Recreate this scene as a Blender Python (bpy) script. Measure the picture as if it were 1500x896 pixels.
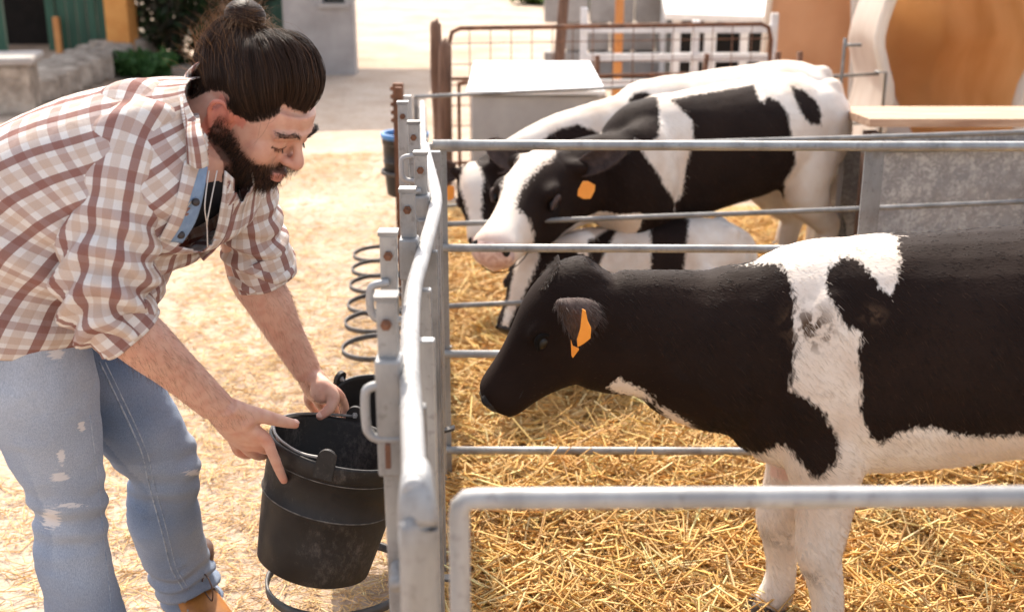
import bpy, bmesh, math, random
import numpy as np
from mathutils import Vector, Matrix
R = math.radians
random.seed(7)
RNG = np.random.default_rng(11)
S = bpy.context.scene
for o in list(bpy.data.objects):
    bpy.data.objects.remove(o)
COL = S.collection

# ------------------------------------------------------------------ camera, sky, sun, exposure
FPX, TILT, CAMH = 1780.0, R(18.0), 1.48
cT, sT = math.cos(TILT), math.sin(TILT)
cam_d = bpy.data.cameras.new('camera'); cam = bpy.data.objects.new('camera', cam_d); COL.objects.link(cam)
cam.location = (0, 0, CAMH); cam.rotation_euler = (R(90) - TILT, 0, 0)
cam_d.sensor_width = 36; cam_d.lens = FPX / 1500 * 36; cam_d.clip_end = 2000; cam_d.clip_start = .05
cam_d.dof.use_dof = True; cam_d.dof.focus_distance = 2.2; cam_d.dof.aperture_fstop = 4.2
S.camera = cam
SUN_EL, SUN_AZ = 49.0, -11.0            # azimuth measured from +Y (away from the camera), minus = left
w = bpy.data.worlds.new('World'); S.world = w; w.use_nodes = True
wn = w.node_tree.nodes; sky = wn.new('ShaderNodeTexSky'); sky.sky_type = 'NISHITA'; sky.sun_disc = False
sky.sun_elevation = R(SUN_EL); sky.sun_rotation = R(SUN_AZ); sky.air_density = .8; sky.dust_density = 3.0; sky.ozone_density = .2
bgn = wn['Background']; bgn.inputs[1].default_value = .15
hs = wn.new('ShaderNodeHueSaturation'); hs.inputs['Saturation'].default_value = .5
w.node_tree.links.new(sky.outputs[0], hs.inputs['Color']); w.node_tree.links.new(hs.outputs[0], bgn.inputs[0])
sl = bpy.data.lights.new('sun', 'SUN'); sl.energy = 2.7; sl.angle = R(.5); sl.color = (1, .90, .76)
sun = bpy.data.objects.new('sun', sl); COL.objects.link(sun)
sd = Vector((math.sin(R(SUN_AZ)) * math.cos(R(SUN_EL)), math.cos(R(SUN_AZ)) * math.cos(R(SUN_EL)), math.sin(R(SUN_EL))))
sun.rotation_euler = sd.to_track_quat('Z', 'Y').to_euler(); sun.location = sd * 30
S.view_settings.view_transform = 'Standard'; S.view_settings.look = 'None'; S.view_settings.gamma = 1
S.view_settings.exposure = 1.45
S.render.engine = 'CYCLES'

# ------------------------------------------------------------------ helpers
def P(px, py, z):
    "photo pixel at a depth along the view axis -> world"
    xc = (px - 750) / FPX * z; yc = (py - 448) / FPX * z
    return Vector((xc, z * cT - yc * sT, CAMH - yc * cT - z * sT))
def PL(px, py, d):
    "photo pixel on the upright plane y = d"
    return P(px, py, d / (cT - (py - 448) / FPX * sT))
def PH(px, py, h=0.0):
    "photo pixel on the level plane z = h"
    return P(px, py, (CAMH - h) / ((py - 448) / FPX * cT + sT))
def V(*a): return Vector(a)
def arr(x): return np.array([tuple(p) for p in x], dtype=float)

def _hash(i, j, k):
    n = (i * 374761393 + j * 668265263 + k * 1274126177) & 0xffffffff
    n = ((n ^ (n >> 13)) * 1274126177) & 0xffffffff
    return ((n ^ (n >> 16)) & 0xffff) / 65535.0
def vnoise(p):
    p = np.asarray(p, float); f = np.floor(p); t = p - f; t = t * t * (3 - 2 * t); f = f.astype(np.int64)
    r = 0
    for a in (0, 1):
        for b in (0, 1):
            for c in (0, 1):
                wgt = (t[:, 0] if a else 1 - t[:, 0]) * (t[:, 1] if b else 1 - t[:, 1]) * (t[:, 2] if c else 1 - t[:, 2])
                r = r + wgt * _hash(f[:, 0] + a, f[:, 1] + b, f[:, 2] + c)
    return r
def fbm(p, o=3):
    p = np.asarray(p, float); r = 0; a = .5
    for i in range(o):
        r = r + a * vnoise(p * 2 ** i + 17.3 * i); a *= .5
    return r

def spl(pts, n):
    "Catmull-Rom resample of rows"
    p = np.asarray(pts, float); m = len(p)
    q = np.vstack([2 * p[0] - p[1], p, 2 * p[-1] - p[-2]])
    t = np.linspace(0, m - 1, n); i = np.minimum(t.astype(int), m - 2); u = (t - i)[:, None]
    a, b, c, d = q[i], q[i + 1], q[i + 2], q[i + 3]
    return .5 * (2 * b + (c - a) * u + (2 * a - 5 * b + 4 * c - d) * u ** 2 + (3 * b - a - 3 * c + d) * u ** 3)

def link(name, me, mat=None, parent=None, smooth=True, **props):
    o = bpy.data.objects.new(name, me); COL.objects.link(o)
    if mat is not None and hasattr(me, 'materials') and not len(me.materials): me.materials.append(mat)
    if smooth and isinstance(me, bpy.types.Mesh) and len(me.polygons):
        me.polygons.foreach_set('use_smooth', np.ones(len(me.polygons), bool))
    if parent: o.parent = parent
    for k, v in props.items(): o[k] = v
    return o
def tag(o, label=None, category=None, group=None, kind=None):
    if label: o['label'] = label
    if category: o['category'] = category
    if group: o['group'] = group
    if kind: o['kind'] = kind
    return o
def empty(name, loc, label=None, category=None, group=None, rz=0):
    o = bpy.data.objects.new(name, None); COL.objects.link(o); o.location = loc; o.rotation_euler = (0, 0, rz)
    o.empty_display_size = .05
    return tag(o, label, category, group)
def npmesh(name, verts, faces):
    "faces: (n,k) array"
    verts = np.asarray(verts, np.float32); faces = np.asarray(faces, np.int32); n, k = faces.shape
    me = bpy.data.meshes.new(name); me.vertices.add(len(verts)); me.vertices.foreach_set('co', verts.ravel())
    me.loops.add(n * k); me.loops.foreach_set('vertex_index', faces.ravel())
    me.polygons.add(n); me.polygons.foreach_set('loop_start', np.arange(0, n * k, k, dtype=np.int32))
    me.update(calc_edges=True); me.validate()
    return me
def vcol(me, name, cols):
    a = me.attributes.new(name, 'FLOAT_COLOR', 'POINT'); c = np.ones((len(cols), 4), np.float32); c[:, :3] = cols
    a.data.foreach_set('color', c.ravel())
def vflt(me, name, vals):
    a = me.attributes.new(name, 'FLOAT', 'POINT'); a.data.foreach_set('value', np.asarray(vals, np.float32))
def vco(me):
    a = np.empty(len(me.vertices) * 3, np.float32); me.vertices.foreach_get('co', a); return a.reshape(-1, 3).astype(float)
def vno(me):
    a = np.empty(len(me.vertices) * 3, np.float32); me.vertex_normals.foreach_get('vector', a); return a.reshape(-1, 3).astype(float)

def frames(c, up=(0, 0, 1)):
    c = np.asarray(c, float); t = np.gradient(c, axis=0); t /= np.linalg.norm(t, axis=1)[:, None] + 1e-9
    up = np.asarray(up, float); s = np.cross(t, up); ln = np.linalg.norm(s, axis=1)
    if (ln < .15).any():
        # parallel transport
        s0 = np.cross(t[0], up if np.linalg.norm(np.cross(t[0], up)) > .15 else np.array([.3, 1, .1])); s = [s0 / np.linalg.norm(s0)]
        for i in range(1, len(c)):
            v = s[-1] - t[i] * np.dot(s[-1], t[i]); s.append(v / (np.linalg.norm(v) + 1e-9))
        s = np.array(s)
    else: s = s / ln[:, None]
    return t, s, np.cross(s, t)

class MB:
    def __init__(self, M=None): self.v = []; self.f = []; self.M = M
    def add(self, vs, fs):
        b = len(self.v); self.v.extend([tuple(x) for x in vs]); self.f.extend([tuple(i + b for i in f) for f in fs]); return self
    def loft(self, c, a, b, n=20, ex=2.0, closed_caps=True):
        "rings: centre c, half axes a and b"
        m = len(c); th = np.linspace(0, 2 * math.pi, n, endpoint=False)
        ct, st_ = np.cos(th), np.sin(th)
        if ex != 2: ct = np.sign(ct) * np.abs(ct) ** (2 / ex); st_ = np.sign(st_) * np.abs(st_) ** (2 / ex)
        vs = (np.asarray(c)[:, None, :] + np.asarray(a)[:, None, :] * ct[None, :, None] + np.asarray(b)[:, None, :] * st_[None, :, None]).reshape(-1, 3)
        fs = []
        for i in range(m - 1):
            for j in range(n):
                k = (j + 1) % n; fs.append((i * n + j, i * n + k, (i + 1) * n + k, (i + 1) * n + j))
        if closed_caps:
            fs.append(tuple(range(n - 1, -1, -1))); fs.append(tuple((m - 1) * n + j for j in range(n)))
        return self.add(vs, fs)
    def path(self, pts, ra, rb=None, n=12, up=(0, 0, 1), res=None, ex=2.0, caps=True):
        "tube with radii; ra sideways, rb upwards"
        pts = arr(pts); m = len(pts)
        ra = np.full(m, ra) if np.isscalar(ra) else np.asarray(ra, float)
        rb = ra if rb is None else (np.full(m, rb) if np.isscalar(rb) else np.asarray(rb, float))
        if res:
            q = spl(np.column_stack([pts, ra, rb]), res); pts, ra, rb = q[:, :3], np.maximum(q[:, 3], 1e-4), np.maximum(q[:, 4], 1e-4)
        t, s, u = frames(pts, up)
        return self.loft(pts, s * ra[:, None], u * rb[:, None], n, ex, caps)
    def ell(self, c, r, rot=None, n=16, m=10):
        vs = []; fs = []
        for i in range(m + 1):
            ph = math.pi * i / m
            for j in range(n):
                t = 2 * math.pi * j / n
                p = Vector((r[0] * math.sin(ph) * math.cos(t), r[1] * math.sin(ph) * math.sin(t), r[2] * math.cos(ph)))
                if rot is not None: p = rot @ p
                vs.append(Vector(c) + p)
        for i in range(m):
            for j in range(n):
                k = (j + 1) % n; fs.append((i * n + j, (i + 1) * n + j, (i + 1) * n + k, i * n + k))
        return self.add(vs, fs)
    def box(self, c, s, rot=None):
        vs = [Vector((x * s[0] / 2, y * s[1] / 2, z * s[2] / 2)) for x in (-1, 1) for y in (-1, 1) for z in (-1, 1)]
        vs = [(rot @ v if rot is not None else v) + Vector(c) for v in vs]
        return self.add(vs, [(0, 1, 3, 2), (4, 6, 7, 5), (0, 4, 5, 1), (2, 3, 7, 6), (0, 2, 6, 4), (1, 5, 7, 3)])
    def bar(self, a, b, w, h, up=(0, 0, 1)):
        a, b = Vector(a), Vector(b); t = (b - a).normalized(); u = Vector(up)
        if abs(t.dot(u)) > .95: u = Vector((0, 1, 0))
        s = t.cross(u).normalized(); u = s.cross(t)
        vs = []
        for p in (a, b):
            for i, j in ((-1, -1), (1, -1), (1, 1), (-1, 1)): vs.append(p + s * i * w / 2 + u * j * h / 2)
        return self.add(vs, [(3, 2, 1, 0), (4, 5, 6, 7), (0, 1, 5, 4), (1, 2, 6, 5), (2, 3, 7, 6), (3, 0, 4, 7)])
    def lathe(self, prof, c=(0, 0, 0), rot=None, n=40):
        vs = []; fs = []; m = len(prof)
        for r, z in prof:
            for j in range(n):
                t = 2 * math.pi * j / n; p = Vector((r * math.cos(t), r * math.sin(t), z))
                vs.append((rot @ p if rot is not None else p) + Vector(c))
        for i in range(m - 1):
            for j in range(n):
                k = (j + 1) % n; fs.append((i * n + j, i * n + k, (i + 1) * n + k, (i + 1) * n + j))
        return self.add(vs, fs)
    def mesh(self, name='m', O=None):
        me = bpy.data.meshes.new(name); v = self.v
        if O is not None: v = [(x - O[0], y - O[1], z - O[2]) for x, y, z in v]
        me.from_pydata(v, [], self.f); me.update(); return me
    def build(self, name, mat, parent=None, smooth=True, O=None, bevel=0, **props):
        if O is None and parent is not None: O = wloc(parent)
        me = self.mesh(name, O)
        o = link(name, me, mat, parent, smooth, **props)
        if bevel:
            md = o.modifiers.new('bevel', 'BEVEL'); md.width = bevel; md.segments = 2; md.limit_method = 'ANGLE'
        return o
def wloc(o):
    l = Vector((0, 0, 0))
    while o is not None: l += o.location; o = o.parent
    return l
def flat(o):
    o.data.polygons.foreach_set('use_smooth', np.zeros(len(o.data.polygons), bool)); return o
def remesh(mb, vox, it=6, fac=.5):
    me = mb.mesh('tmp'); o = bpy.data.objects.new('tmp', me); COL.objects.link(o)
    m = o.modifiers.new('r', 'REMESH'); m.mode = 'VOXEL'; m.voxel_size = vox; m.use_smooth_shade = True
    if it:
        s = o.modifiers.new('s', 'SMOOTH'); s.factor = fac; s.iterations = it
    dg = bpy.context.evaluated_depsgraph_get(); dg.update()
    r = bpy.data.meshes.new_from_object(o.evaluated_get(dg)); bpy.data.objects.remove(o); bpy.data.meshes.remove(me)
    return r
def strands(name, roots, dirs, lens, rad, cols, parent, mat, npt=3, bend=None):
    "hair: roots (n,3), dirs (n,3) start, bend (n,3) added towards the tip"
    n = len(roots); t = np.linspace(0, 1, npt)[None, :, None]
    L = np.asarray(lens)[:, None, None]
    pos = roots[:, None, :] + dirs[:, None, :] * t * L
    if bend is not None: pos = pos + bend[:, None, :] * (t ** 2) * L
    return strand_pts(name, pos, rad, cols, parent, mat)
def strand_pts(name, pos, rad, cols, parent, mat):
    n, npt, _ = pos.shape
    hc = bpy.data.hair_curves.new(name); hc.add_curves([npt] * n)
    hc.points.foreach_set('position', pos.astype(np.float32).ravel())
    rr = (np.linspace(1, .25, npt)[None, :] * np.ones((n, 1))) * (np.asarray(rad).reshape(-1, 1) if not np.isscalar(rad) else rad)
    hc.points.foreach_set('radius', rr.astype(np.float32).ravel())
    a = hc.attributes.new('col', 'FLOAT_COLOR', 'CURVE'); c = np.ones((n, 4), np.float32); c[:, :3] = cols; a.data.foreach_set('color', c.ravel())
    hc.materials.append(mat)
    o = bpy.data.objects.new(name, hc); COL.objects.link(o)
    if parent: o.parent = parent
    o['kind'] = 'stuff'
    return o
def tri_sample(me, n, weight=None):
    me.calc_loop_triangles(); nt = len(me.loop_triangles); ti = np.empty(nt * 3, np.int32); me.loop_triangles.foreach_get('vertices', ti); ti = ti.reshape(-1, 3)
    co, no = vco(me), vno(me); a, b, c = co[ti[:, 0]], co[ti[:, 1]], co[ti[:, 2]]
    ar = np.linalg.norm(np.cross(b - a, c - a), axis=1)
    if weight is not None: ar = ar * weight[ti].mean(axis=1)
    k = RNG.choice(nt, n, p=ar / ar.sum()); r1, r2 = np.sqrt(RNG.random(n)), RNG.random(n)
    w0, w1, w2 = 1 - r1, r1 * (1 - r2), r1 * r2
    p = a[k] * w0[:, None] + b[k] * w1[:, None] + c[k] * w2[:, None]
    nn = no[ti[k]].mean(axis=1); nn /= np.linalg.norm(nn, axis=1)[:, None] + 1e-9
    return p, nn, ti[k], np.column_stack([w0, w1, w2])
def polysd(x, z, poly):
    "signed distance to a polygon, positive inside"
    p = np.asarray(poly, float); q = np.roll(p, -1, axis=0); ins = np.zeros(len(x), bool); dm = np.full(len(x), 1e9)
    for (ax, az), (bx, bz) in zip(p, q):
        cond = ((az > z) != (bz > z)) & (x < (bx - ax) * (z - az) / (bz - az + 1e-12) + ax); ins ^= cond
        ex, ez = bx - ax, bz - az; t = np.clip(((x - ax) * ex + (z - az) * ez) / (ex * ex + ez * ez + 1e-12), 0, 1)
        dm = np.minimum(dm, np.hypot(x - ax - t * ex, z - az - t * ez))
    return np.where(ins, dm, -dm)
def pxpoly(pts, d): return [(p.x, p.z) for p in (PL(a, b, d) for a, b in pts)]

# ------------------------------------------------------------------ materials
class N:
    def __init__(s, name):
        s.m = bpy.data.materials.new(name); s.m.use_nodes = True; s.t = s.m.node_tree; s.b = s.t.nodes['Principled BSDF']; s.out = s.t.nodes['Material Output']
    def n(s, typ, **kw):
        o = s.t.nodes.new('ShaderNode' + typ)
        for k, v in kw.items():
            if k.startswith('i_'):
                key = k[2:]; key = int(key) if key.isdigit() else key.replace('_', ' ')
                if isinstance(v, bpy.types.NodeSocket): s.t.links.new(v, o.inputs[key])
                else: o.inputs[key].default_value = v
            else: setattr(o, k, v)
        return o
    def l(s, a, b): s.t.links.new(a, b)
    def set(s, **kw):
        for k, v in kw.items():
            k = k.replace('_', ' ')
            if isinstance(v, bpy.types.NodeSocket): s.l(v, s.b.inputs[k])
            else: s.b.inputs[k].default_value = v
        return s
    def math(s, op, a, b=0.0, c=None):
        o = s.n('Math', operation=op)
        for i, v in enumerate((a, b) if c is None else (a, b, c)):
            if isinstance(v, bpy.types.NodeSocket): s.l(v, o.inputs[i])
            else: o.inputs[i].default_value = v
        return o.outputs[0]
    def mix(s, f, a, b, mode='MIX'):
        o = s.n('Mix', data_type='RGBA', blend_type=mode)
        for i, v in ((0, f), (6, a), (7, b)):
            if isinstance(v, bpy.types.NodeSocket): s.l(v, o.inputs[i])
            else: o.inputs[i].default_value = (tuple(v) + (1,) if i else v)
        return o.outputs[2]
    def coord(s, which='Object', scale=(1, 1, 1)):
        tc = s.n('TexCoord'); mp = s.n('Mapping'); mp.inputs['Scale'].default_value = scale; s.l(tc.outputs[which], mp.inputs[0]); return mp.outputs[0]
    def noise(s, scale=5, detail=4, vec=None, rough=.5):
        o = s.n('TexNoise'); o.inputs['Scale'].default_value = scale; o.inputs['Detail'].default_value = detail; o.inputs['Roughness'].default_value = rough
        s.l(vec if vec is not None else s.coord(), o.inputs['Vector']); return o.outputs[0]
    def ramp(s, f, stops, interp='LINEAR'):
        o = s.n('ValToRGB'); o.color_ramp.interpolation = interp; e = o.color_ramp.elements
        while len(e) < len(stops): e.new(.5)
        for el, (p, c) in zip(e, stops): el.position = p; el.color = tuple(c) + (1,) if len(c) == 3 else c
        s.l(f, o.inputs[0]); return o.outputs[0]
    def bump(s, h, strength=.3, dist=.01):
        o = s.n('Bump'); o.inputs['Strength'].default_value = strength; o.inputs['Distance'].default_value = dist; s.l(h, o.inputs['Height']); s.l(o.outputs[0], s.b.inputs['Normal'])
    def attr(s, name): return s.n('Attribute', attribute_name=name)

def simple(name, c1, c2, rough=.6, scale=6, metal=0, bump=.15, dist=.004, stretch=(1, 1, 1), spec=.4, lo=.35, hi=.65):
    m = N(name); v = m.coord('Object', stretch); a = m.noise(scale, 6, v, .6)
    m.set(Base_Color=m.ramp(a, [(lo, c1), (hi, c2)]), Roughness=rough, Metallic=metal); m.b.inputs['Specular IOR Level'].default_value = spec
    if bump: m.bump(m.noise(scale * 4, 5, v), bump, dist)
    return m.m
M = {}
def m_galv(name, c1, c2, metal, rustiness=.5, st=(1, 1, .35)):
    m = N(name); v = m.coord('Object', st); a = m.noise(14, 6, v, .6); g = m.noise(5, 7, m.coord('Object'), .75); f = m.noise(70, 4)
    col = m.ramp(a, [(.35, c1), (.65, c2)])
    col = m.mix(m.math('MULTIPLY', m.ramp(g, [(.54, (0,) * 3), (.72, (1,) * 3)]), rustiness), col, (.16, .10, .065))
    col = m.mix(m.math('MULTIPLY', m.ramp(f, [(.58, (0,) * 3), (.70, (1,) * 3)]), .35), col, (.12, .10, .09))
    m.set(Base_Color=col, Roughness=m.ramp(g, [(.3, (.42,) * 3), (.7, (.75,) * 3)]), Metallic=metal); m.bump(m.math('ADD', a, f), .15, .002); return m.m
M['galv'] = m_galv('galvanised_steel', (.24, .235, .23), (.39, .385, .375), .5)
M['galv_light'] = m_galv('galvanised_steel_bright', (.27, .265, .26), (.42, .41, .40), .25, .3)
M['hoop'] = m_galv('dark_hoop_iron', (.055, .05, .047), (.12, .11, .105), .3, .4)
M['lid'] = simple('calf_eyelid', (.006, .005, .0045), (.014, .010, .009), .8, 30, 0, 0, spec=.1)
M['ear'] = simple('calf_ear_skin', (.045, .030, .026), (.095, .064, .054), .75, 25, 0, .2, .002, spec=.15)
M['dust'] = simple('dusty_rubber_edge', (.05, .045, .042), (.17, .15, .13), .85, 60, 0, 0)
M['galv_dark'] = simple('weathered_steel', (.16, .155, .15), (.30, .29, .28), .6, 12, .5, .15, .002)
M['galv_box'] = None
M['rust'] = simple('rusty_iron', (.10, .045, .025), (.22, .10, .055), .85, 18, .1, .4, .003)
M['wood_dark'] = simple('weathered_wood', (.10, .052, .034), (.21, .12, .08), .85, 10, 0, .6, .006, (6, 6, .5))
M['wood_board'] = simple('plywood', (.36, .20, .12), (.55, .36, .24), .8, 8, 0, .3, .003, (.6, 5, 5))
M['wood_orange'] = simple('painted_pole', (.50, .20, .06), (.62, .30, .10), .7, 6, 0, .2)
M['leather'] = simple('tan_leather', (.27, .10, .022), (.40, .16, .035), .5, 25, 0, .3, .002)
M['leather_dark'] = simple('brown_leather', (.05, .02, .012), (.09, .04, .022), .5, 25, 0, .2, .002)
M['sole'] = simple('boot_sole', (.05, .03, .02), (.09, .055, .04), .8, 25)
M['blue_plastic'] = simple('blue_plastic', (.05, .18, .42), (.08, .25, .52), .4, 5, 0, 0)
M['white_paint'] = simple('white_paint', (.62, .61, .60), (.80, .79, .78), .5, 7, 0, .1)
M['grey_paint'] = simple('grey_panel', (.30, .29, .285), (.38, .37, .365), .6, 4, 0, .08)
M['concrete'] = simple('concrete', (.30, .27, .245), (.42, .385, .355), .9, 5, 0, .5, .01)
M['stone'] = simple('rough_stone', (.22, .175, .135), (.50, .42, .34), .9, 7, 0, .8, .02)
M['green_paint'] = simple('green_paint', (.012, .055, .032), (.03, .10, .06), .5, 5, 0, .15, .004, (3, 3, .3))
M['orange_plaster'] = simple('orange_plaster', (.62, .25, .06), (.72, .33, .09), .85, 6, 0, .2)
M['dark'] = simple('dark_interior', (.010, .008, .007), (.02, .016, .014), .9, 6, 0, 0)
M['plaster'] = simple('dirty_plaster', (.30, .27, .25), (.42, .385, .36), .9, 3, 0, .3, .006)
M['red_plastic'] = simple('red_plastic', (.35, .01, .01), (.45, .02, .02), .5, 6, 0, 0)
M['window'] = simple('window_glass', (.02, .03, .03), (.05, .06, .06), .12, 3, 0, 0)
M['tag'] = simple('orange_tag', (.80, .26, .02), (.88, .32, .035), .45, 12, 0, .05)
M['lips'] = simple('lips', (.42, .15, .12), (.48, .19, .15), .45, 60, 0, .1, .001)
M['eye'] = simple('eye_dark', (.006, .004, .003), (.012, .008, .006), .3, 8, 0, 0, spec=.35)
M['eye_white'] = simple('eye_white', (.62, .56, .52), (.70, .64, .60), .2, 8, 0, 0)
M['nose_black'] = simple('wet_nose', (.010, .008, .008), (.03, .024, .022), .28, 40, 0, .4, .002)
M['nose_pink'] = simple('pink_nose', (.42, .24, .20), (.64, .46, .40), .4, 40, 0, .4, .002)
M['hoof'] = simple('hoof_horn', (.05, .035, .025), (.12, .085, .06), .5, 20, 0, .3, .002)
M['button'] = simple('button', (.015, .012, .012), (.04, .03, .03), .3, 30, 0, 0)
M['cord'] = simple('necklace_cord', (.55, .50, .46), (.65, .60, .55), .6, 30, 0, 0)
M['black_shirt'] = simple('black_jersey', (.008, .007, .008), (.016, .014, .015), .9, 40, 0, .2, .002)
M['blue_cloth'] = simple('blue_cotton', (.17, .25, .38), (.23, .32, .46), .9, 60, 0, .3, .001)
M['nail'] = simple('finger_nail', (.62, .36, .28), (.68, .42, .34), .35, 30, 0, 0)
M['hair_core'] = simple('hair_core', (.016, .009, .006), (.034, .018, .011), .6, 60, 0, .3, .002)
M['elastic'] = simple('hair_tie', (.006, .005, .008), (.01, .01, .014), .7, 30, 0, 0)
def m_rubber():
    m = N('black_rubber'); v = m.coord('Object'); a = m.noise(7, 8, v, .7)
    v2 = m.coord('Object', (30, 30, 18)); sc = m.noise(3.2, 10, v2, .85)
    base = m.ramp(a, [(.35, (.010, .0085, .008)), (.7, (.030, .025, .023))])
    sk = m.ramp(m.math('MULTIPLY', sc, m.ramp(m.noise(9, 4, v), [(.35, (.75,) * 3), (.65, (1.2,) * 3)])), [(.52, (0, 0, 0)), (.72, (1, 1, 1))])
    dust = m.mix(m.math('MULTIPLY', sk, .35), base, (.20, .165, .14)); m.b.inputs['Specular IOR Level'].default_value = .3
    m.set(Base_Color=dust, Roughness=m.ramp(a, [(.3, (.4,) * 3), (.7, (.65,) * 3)])); m.bump(a, .25, .004); return m.m
M['rubber'] = m_rubber()
def m_spangle():
    m = N('spangled_zinc_sheet'); v = m.coord('Object'); vo = m.n('TexVoronoi'); vo.inputs['Scale'].default_value = 75; m.l(m.mix(.12, v, m.n('TexNoise', i_Scale=30.0, i_Vector=v).outputs['Color']), vo.inputs['Vector'])
    sep = m.n('SeparateColor'); m.l(vo.outputs['Color'], sep.inputs[0]); big = m.noise(16, 6, v, .7); bb = m.noise(3, 4, v)
    f = m.math('ADD', m.math('MULTIPLY', sep.outputs[0], .22), m.math('ADD', m.math('MULTIPLY', big, .6), m.math('MULTIPLY', bb, .2)))
    m.set(Base_Color=m.ramp(f, [(.34, (.24, .23, .23)), (.50, (.31, .30, .30)), (.64, (.50, .49, .48))]), Metallic=.3, Roughness=m.ramp(sep.outputs[1], [(0, (.45,) * 3), (1, (.7,) * 3)])); return m.m
M['galv_box'] = m_spangle()
def m_attr(name, attr='col', rough=.8, trans=0, spec=.3, var=.0, scale=200, sss=0):
    m = N(name); c = m.attr(attr).outputs['Color']
    if var: c = m.mix(1, c, m.ramp(m.noise(scale, 3), [(.3, (1 - var,) * 3), (.7, (1,) * 3)]), 'MULTIPLY')
    m.set(Base_Color=c, Roughness=rough); m.b.inputs['Specular IOR Level'].default_value = spec
    if sss: m.b.inputs['Subsurface Weight'].default_value = sss; m.b.inputs['Subsurface Radius'].default_value = (1, .35, .2); m.b.inputs['Subsurface Scale'].default_value = .006
    if trans:
        tr = m.n('BsdfTranslucent'); m.l(c, tr.inputs[0]); mx = m.n('MixShader'); mx.inputs[0].default_value = trans
        m.l(m.b.outputs[0], mx.inputs[1]); m.l(tr.outputs[0], mx.inputs[2]); m.l(mx.outputs[0], m.out.inputs[0])
    return m.m
M['straw'] = m_attr('straw', rough=.55, trans=.25, spec=.35)
M['leaf'] = m_attr('leaf', rough=.6, trans=.35)
M['fur'] = m_attr('fur', rough=.45, trans=.10, spec=.25)
M['hair'] = m_attr('hair', rough=.5, trans=.15, spec=.25)
def m_skin():
    m = N('skin'); c = m.attr('col').outputs['Color']; n1 = m.noise(55, 5); n2 = m.noise(420, 3)
    c2 = m.mix(m.math('MULTIPLY', m.ramp(n1, [(.42, (0,) * 3), (.72, (1,) * 3)]), .35), c, (.42, .13, .085))
    m.set(Base_Color=c2, Roughness=.52); m.b.inputs['Specular IOR Level'].default_value = .35
    m.b.inputs['Subsurface Weight'].default_value = .12; m.b.inputs['Subsurface Radius'].default_value = (1, .35, .2); m.b.inputs['Subsurface Scale'].default_value = .008
    m.bump(m.math('ADD', n1, m.math('MULTIPLY', n2, .9)), .08, .002); return m.m
M['skin'] = m_skin()
def m_coat():
    m = N('calf_coat'); d = m.attr('coat').outputs['Fac']; dirt = m.attr('dirt').outputs['Fac']; pink = m.attr('pink').outputs['Fac']
    v = m.coord('Object', (60, 60, 22)); n1 = m.noise(2.2, 5, v); n2 = m.noise(9, 4)
    f = m.math('ADD', d, m.math('MULTIPLY', m.math('SUBTRACT', n1, .5), .030))
    mask = m.ramp(m.math('ADD', m.math('MULTIPLY', f, 120.0), .5), [(0, (0,) * 3), (1, (1,) * 3)])
    blk = m.mix(n2, (.008, .0042, .0034), (.024, .013, .009))
    wht = m.mix(m.ramp(n2, [(.35, (0,) * 3), (.75, (1,) * 3)]), (.74, .66, .58), (.60, .47, .37))
    wht = m.mix(pink, wht, (.62, .30, .23))
    c = m.mix(mask, wht, blk)
    nd = m.ramp(m.noise(48, 5), [(.46, (0,) * 3), (.56, (1,) * 3)])
    c = m.mix(m.math('MULTIPLY', dirt, nd), c, (.085, .05, .03))
    m.set(Base_Color=c, Roughness=.75); m.b.inputs['Specular IOR Level'].default_value = .1
    m.bump(m.noise(4, 5, m.coord('Object', (30, 60, 60))), .2, .004); return m.m
M['coat'] = m_coat()
def m_plaid():
    m = N('plaid_cotton'); uv = m.n('UVMap'); sx = m.n('SeparateXYZ'); m.l(uv.outputs[0], sx.inputs[0])
    def band(s, per, off):
        f = m.math('FRACT', m.math('ADD', m.math('DIVIDE', s, per), off))
        b = m.ramp(f, [(0, (0,) * 3), (.0, (1,) * 3), (.27, (0,) * 3)], 'CONSTANT')
        t = m.ramp(f, [(0, (0,) * 3), (.46, (1,) * 3), (.74, (0,) * 3)], 'CONSTANT'); return b, t
    bu, tu = band(sx.outputs[0], .050, .1); bv, tv = band(sx.outputs[1], .052, .3)
    c = m.mix(m.math('MULTIPLY', tu, .42), (.78, .73, .69), (.52, .33, .22))
    c = m.mix(m.math('MULTIPLY', tv, .42), c, (.52, .33, .22))
    c = m.mix(m.math('MULTIPLY', bv, .50), c, (.30, .125, .095))
    c = m.mix(m.math('MULTIPLY', bu, .80), c, (.235, .075, .055))
    wv = m.noise(900, 2, uv.outputs[0]); c = m.mix(1, c, m.ramp(wv, [(.3, (.86,) * 3), (.7, (1,) * 3)]), 'MULTIPLY')
    m.set(Base_Color=c, Roughness=.9); m.b.inputs['Specular IOR Level'].default_value = .15
    m.bump(m.math('ADD', m.noise(20, 5, m.coord('Object', (1, 1, .6))), m.math('MULTIPLY', wv, .05)), .6, .014)
    tr = m.n('BsdfTranslucent'); m.l(c, tr.inputs[0]); mx = m.n('MixShader'); mx.inputs[0].default_value = .12
    m.l(m.b.outputs[0], mx.inputs[1]); m.l(tr.outputs[0], mx.inputs[2]); m.l(mx.outputs[0], m.out.inputs[0])
    return m.m
M['plaid'] = m_plaid()
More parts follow.
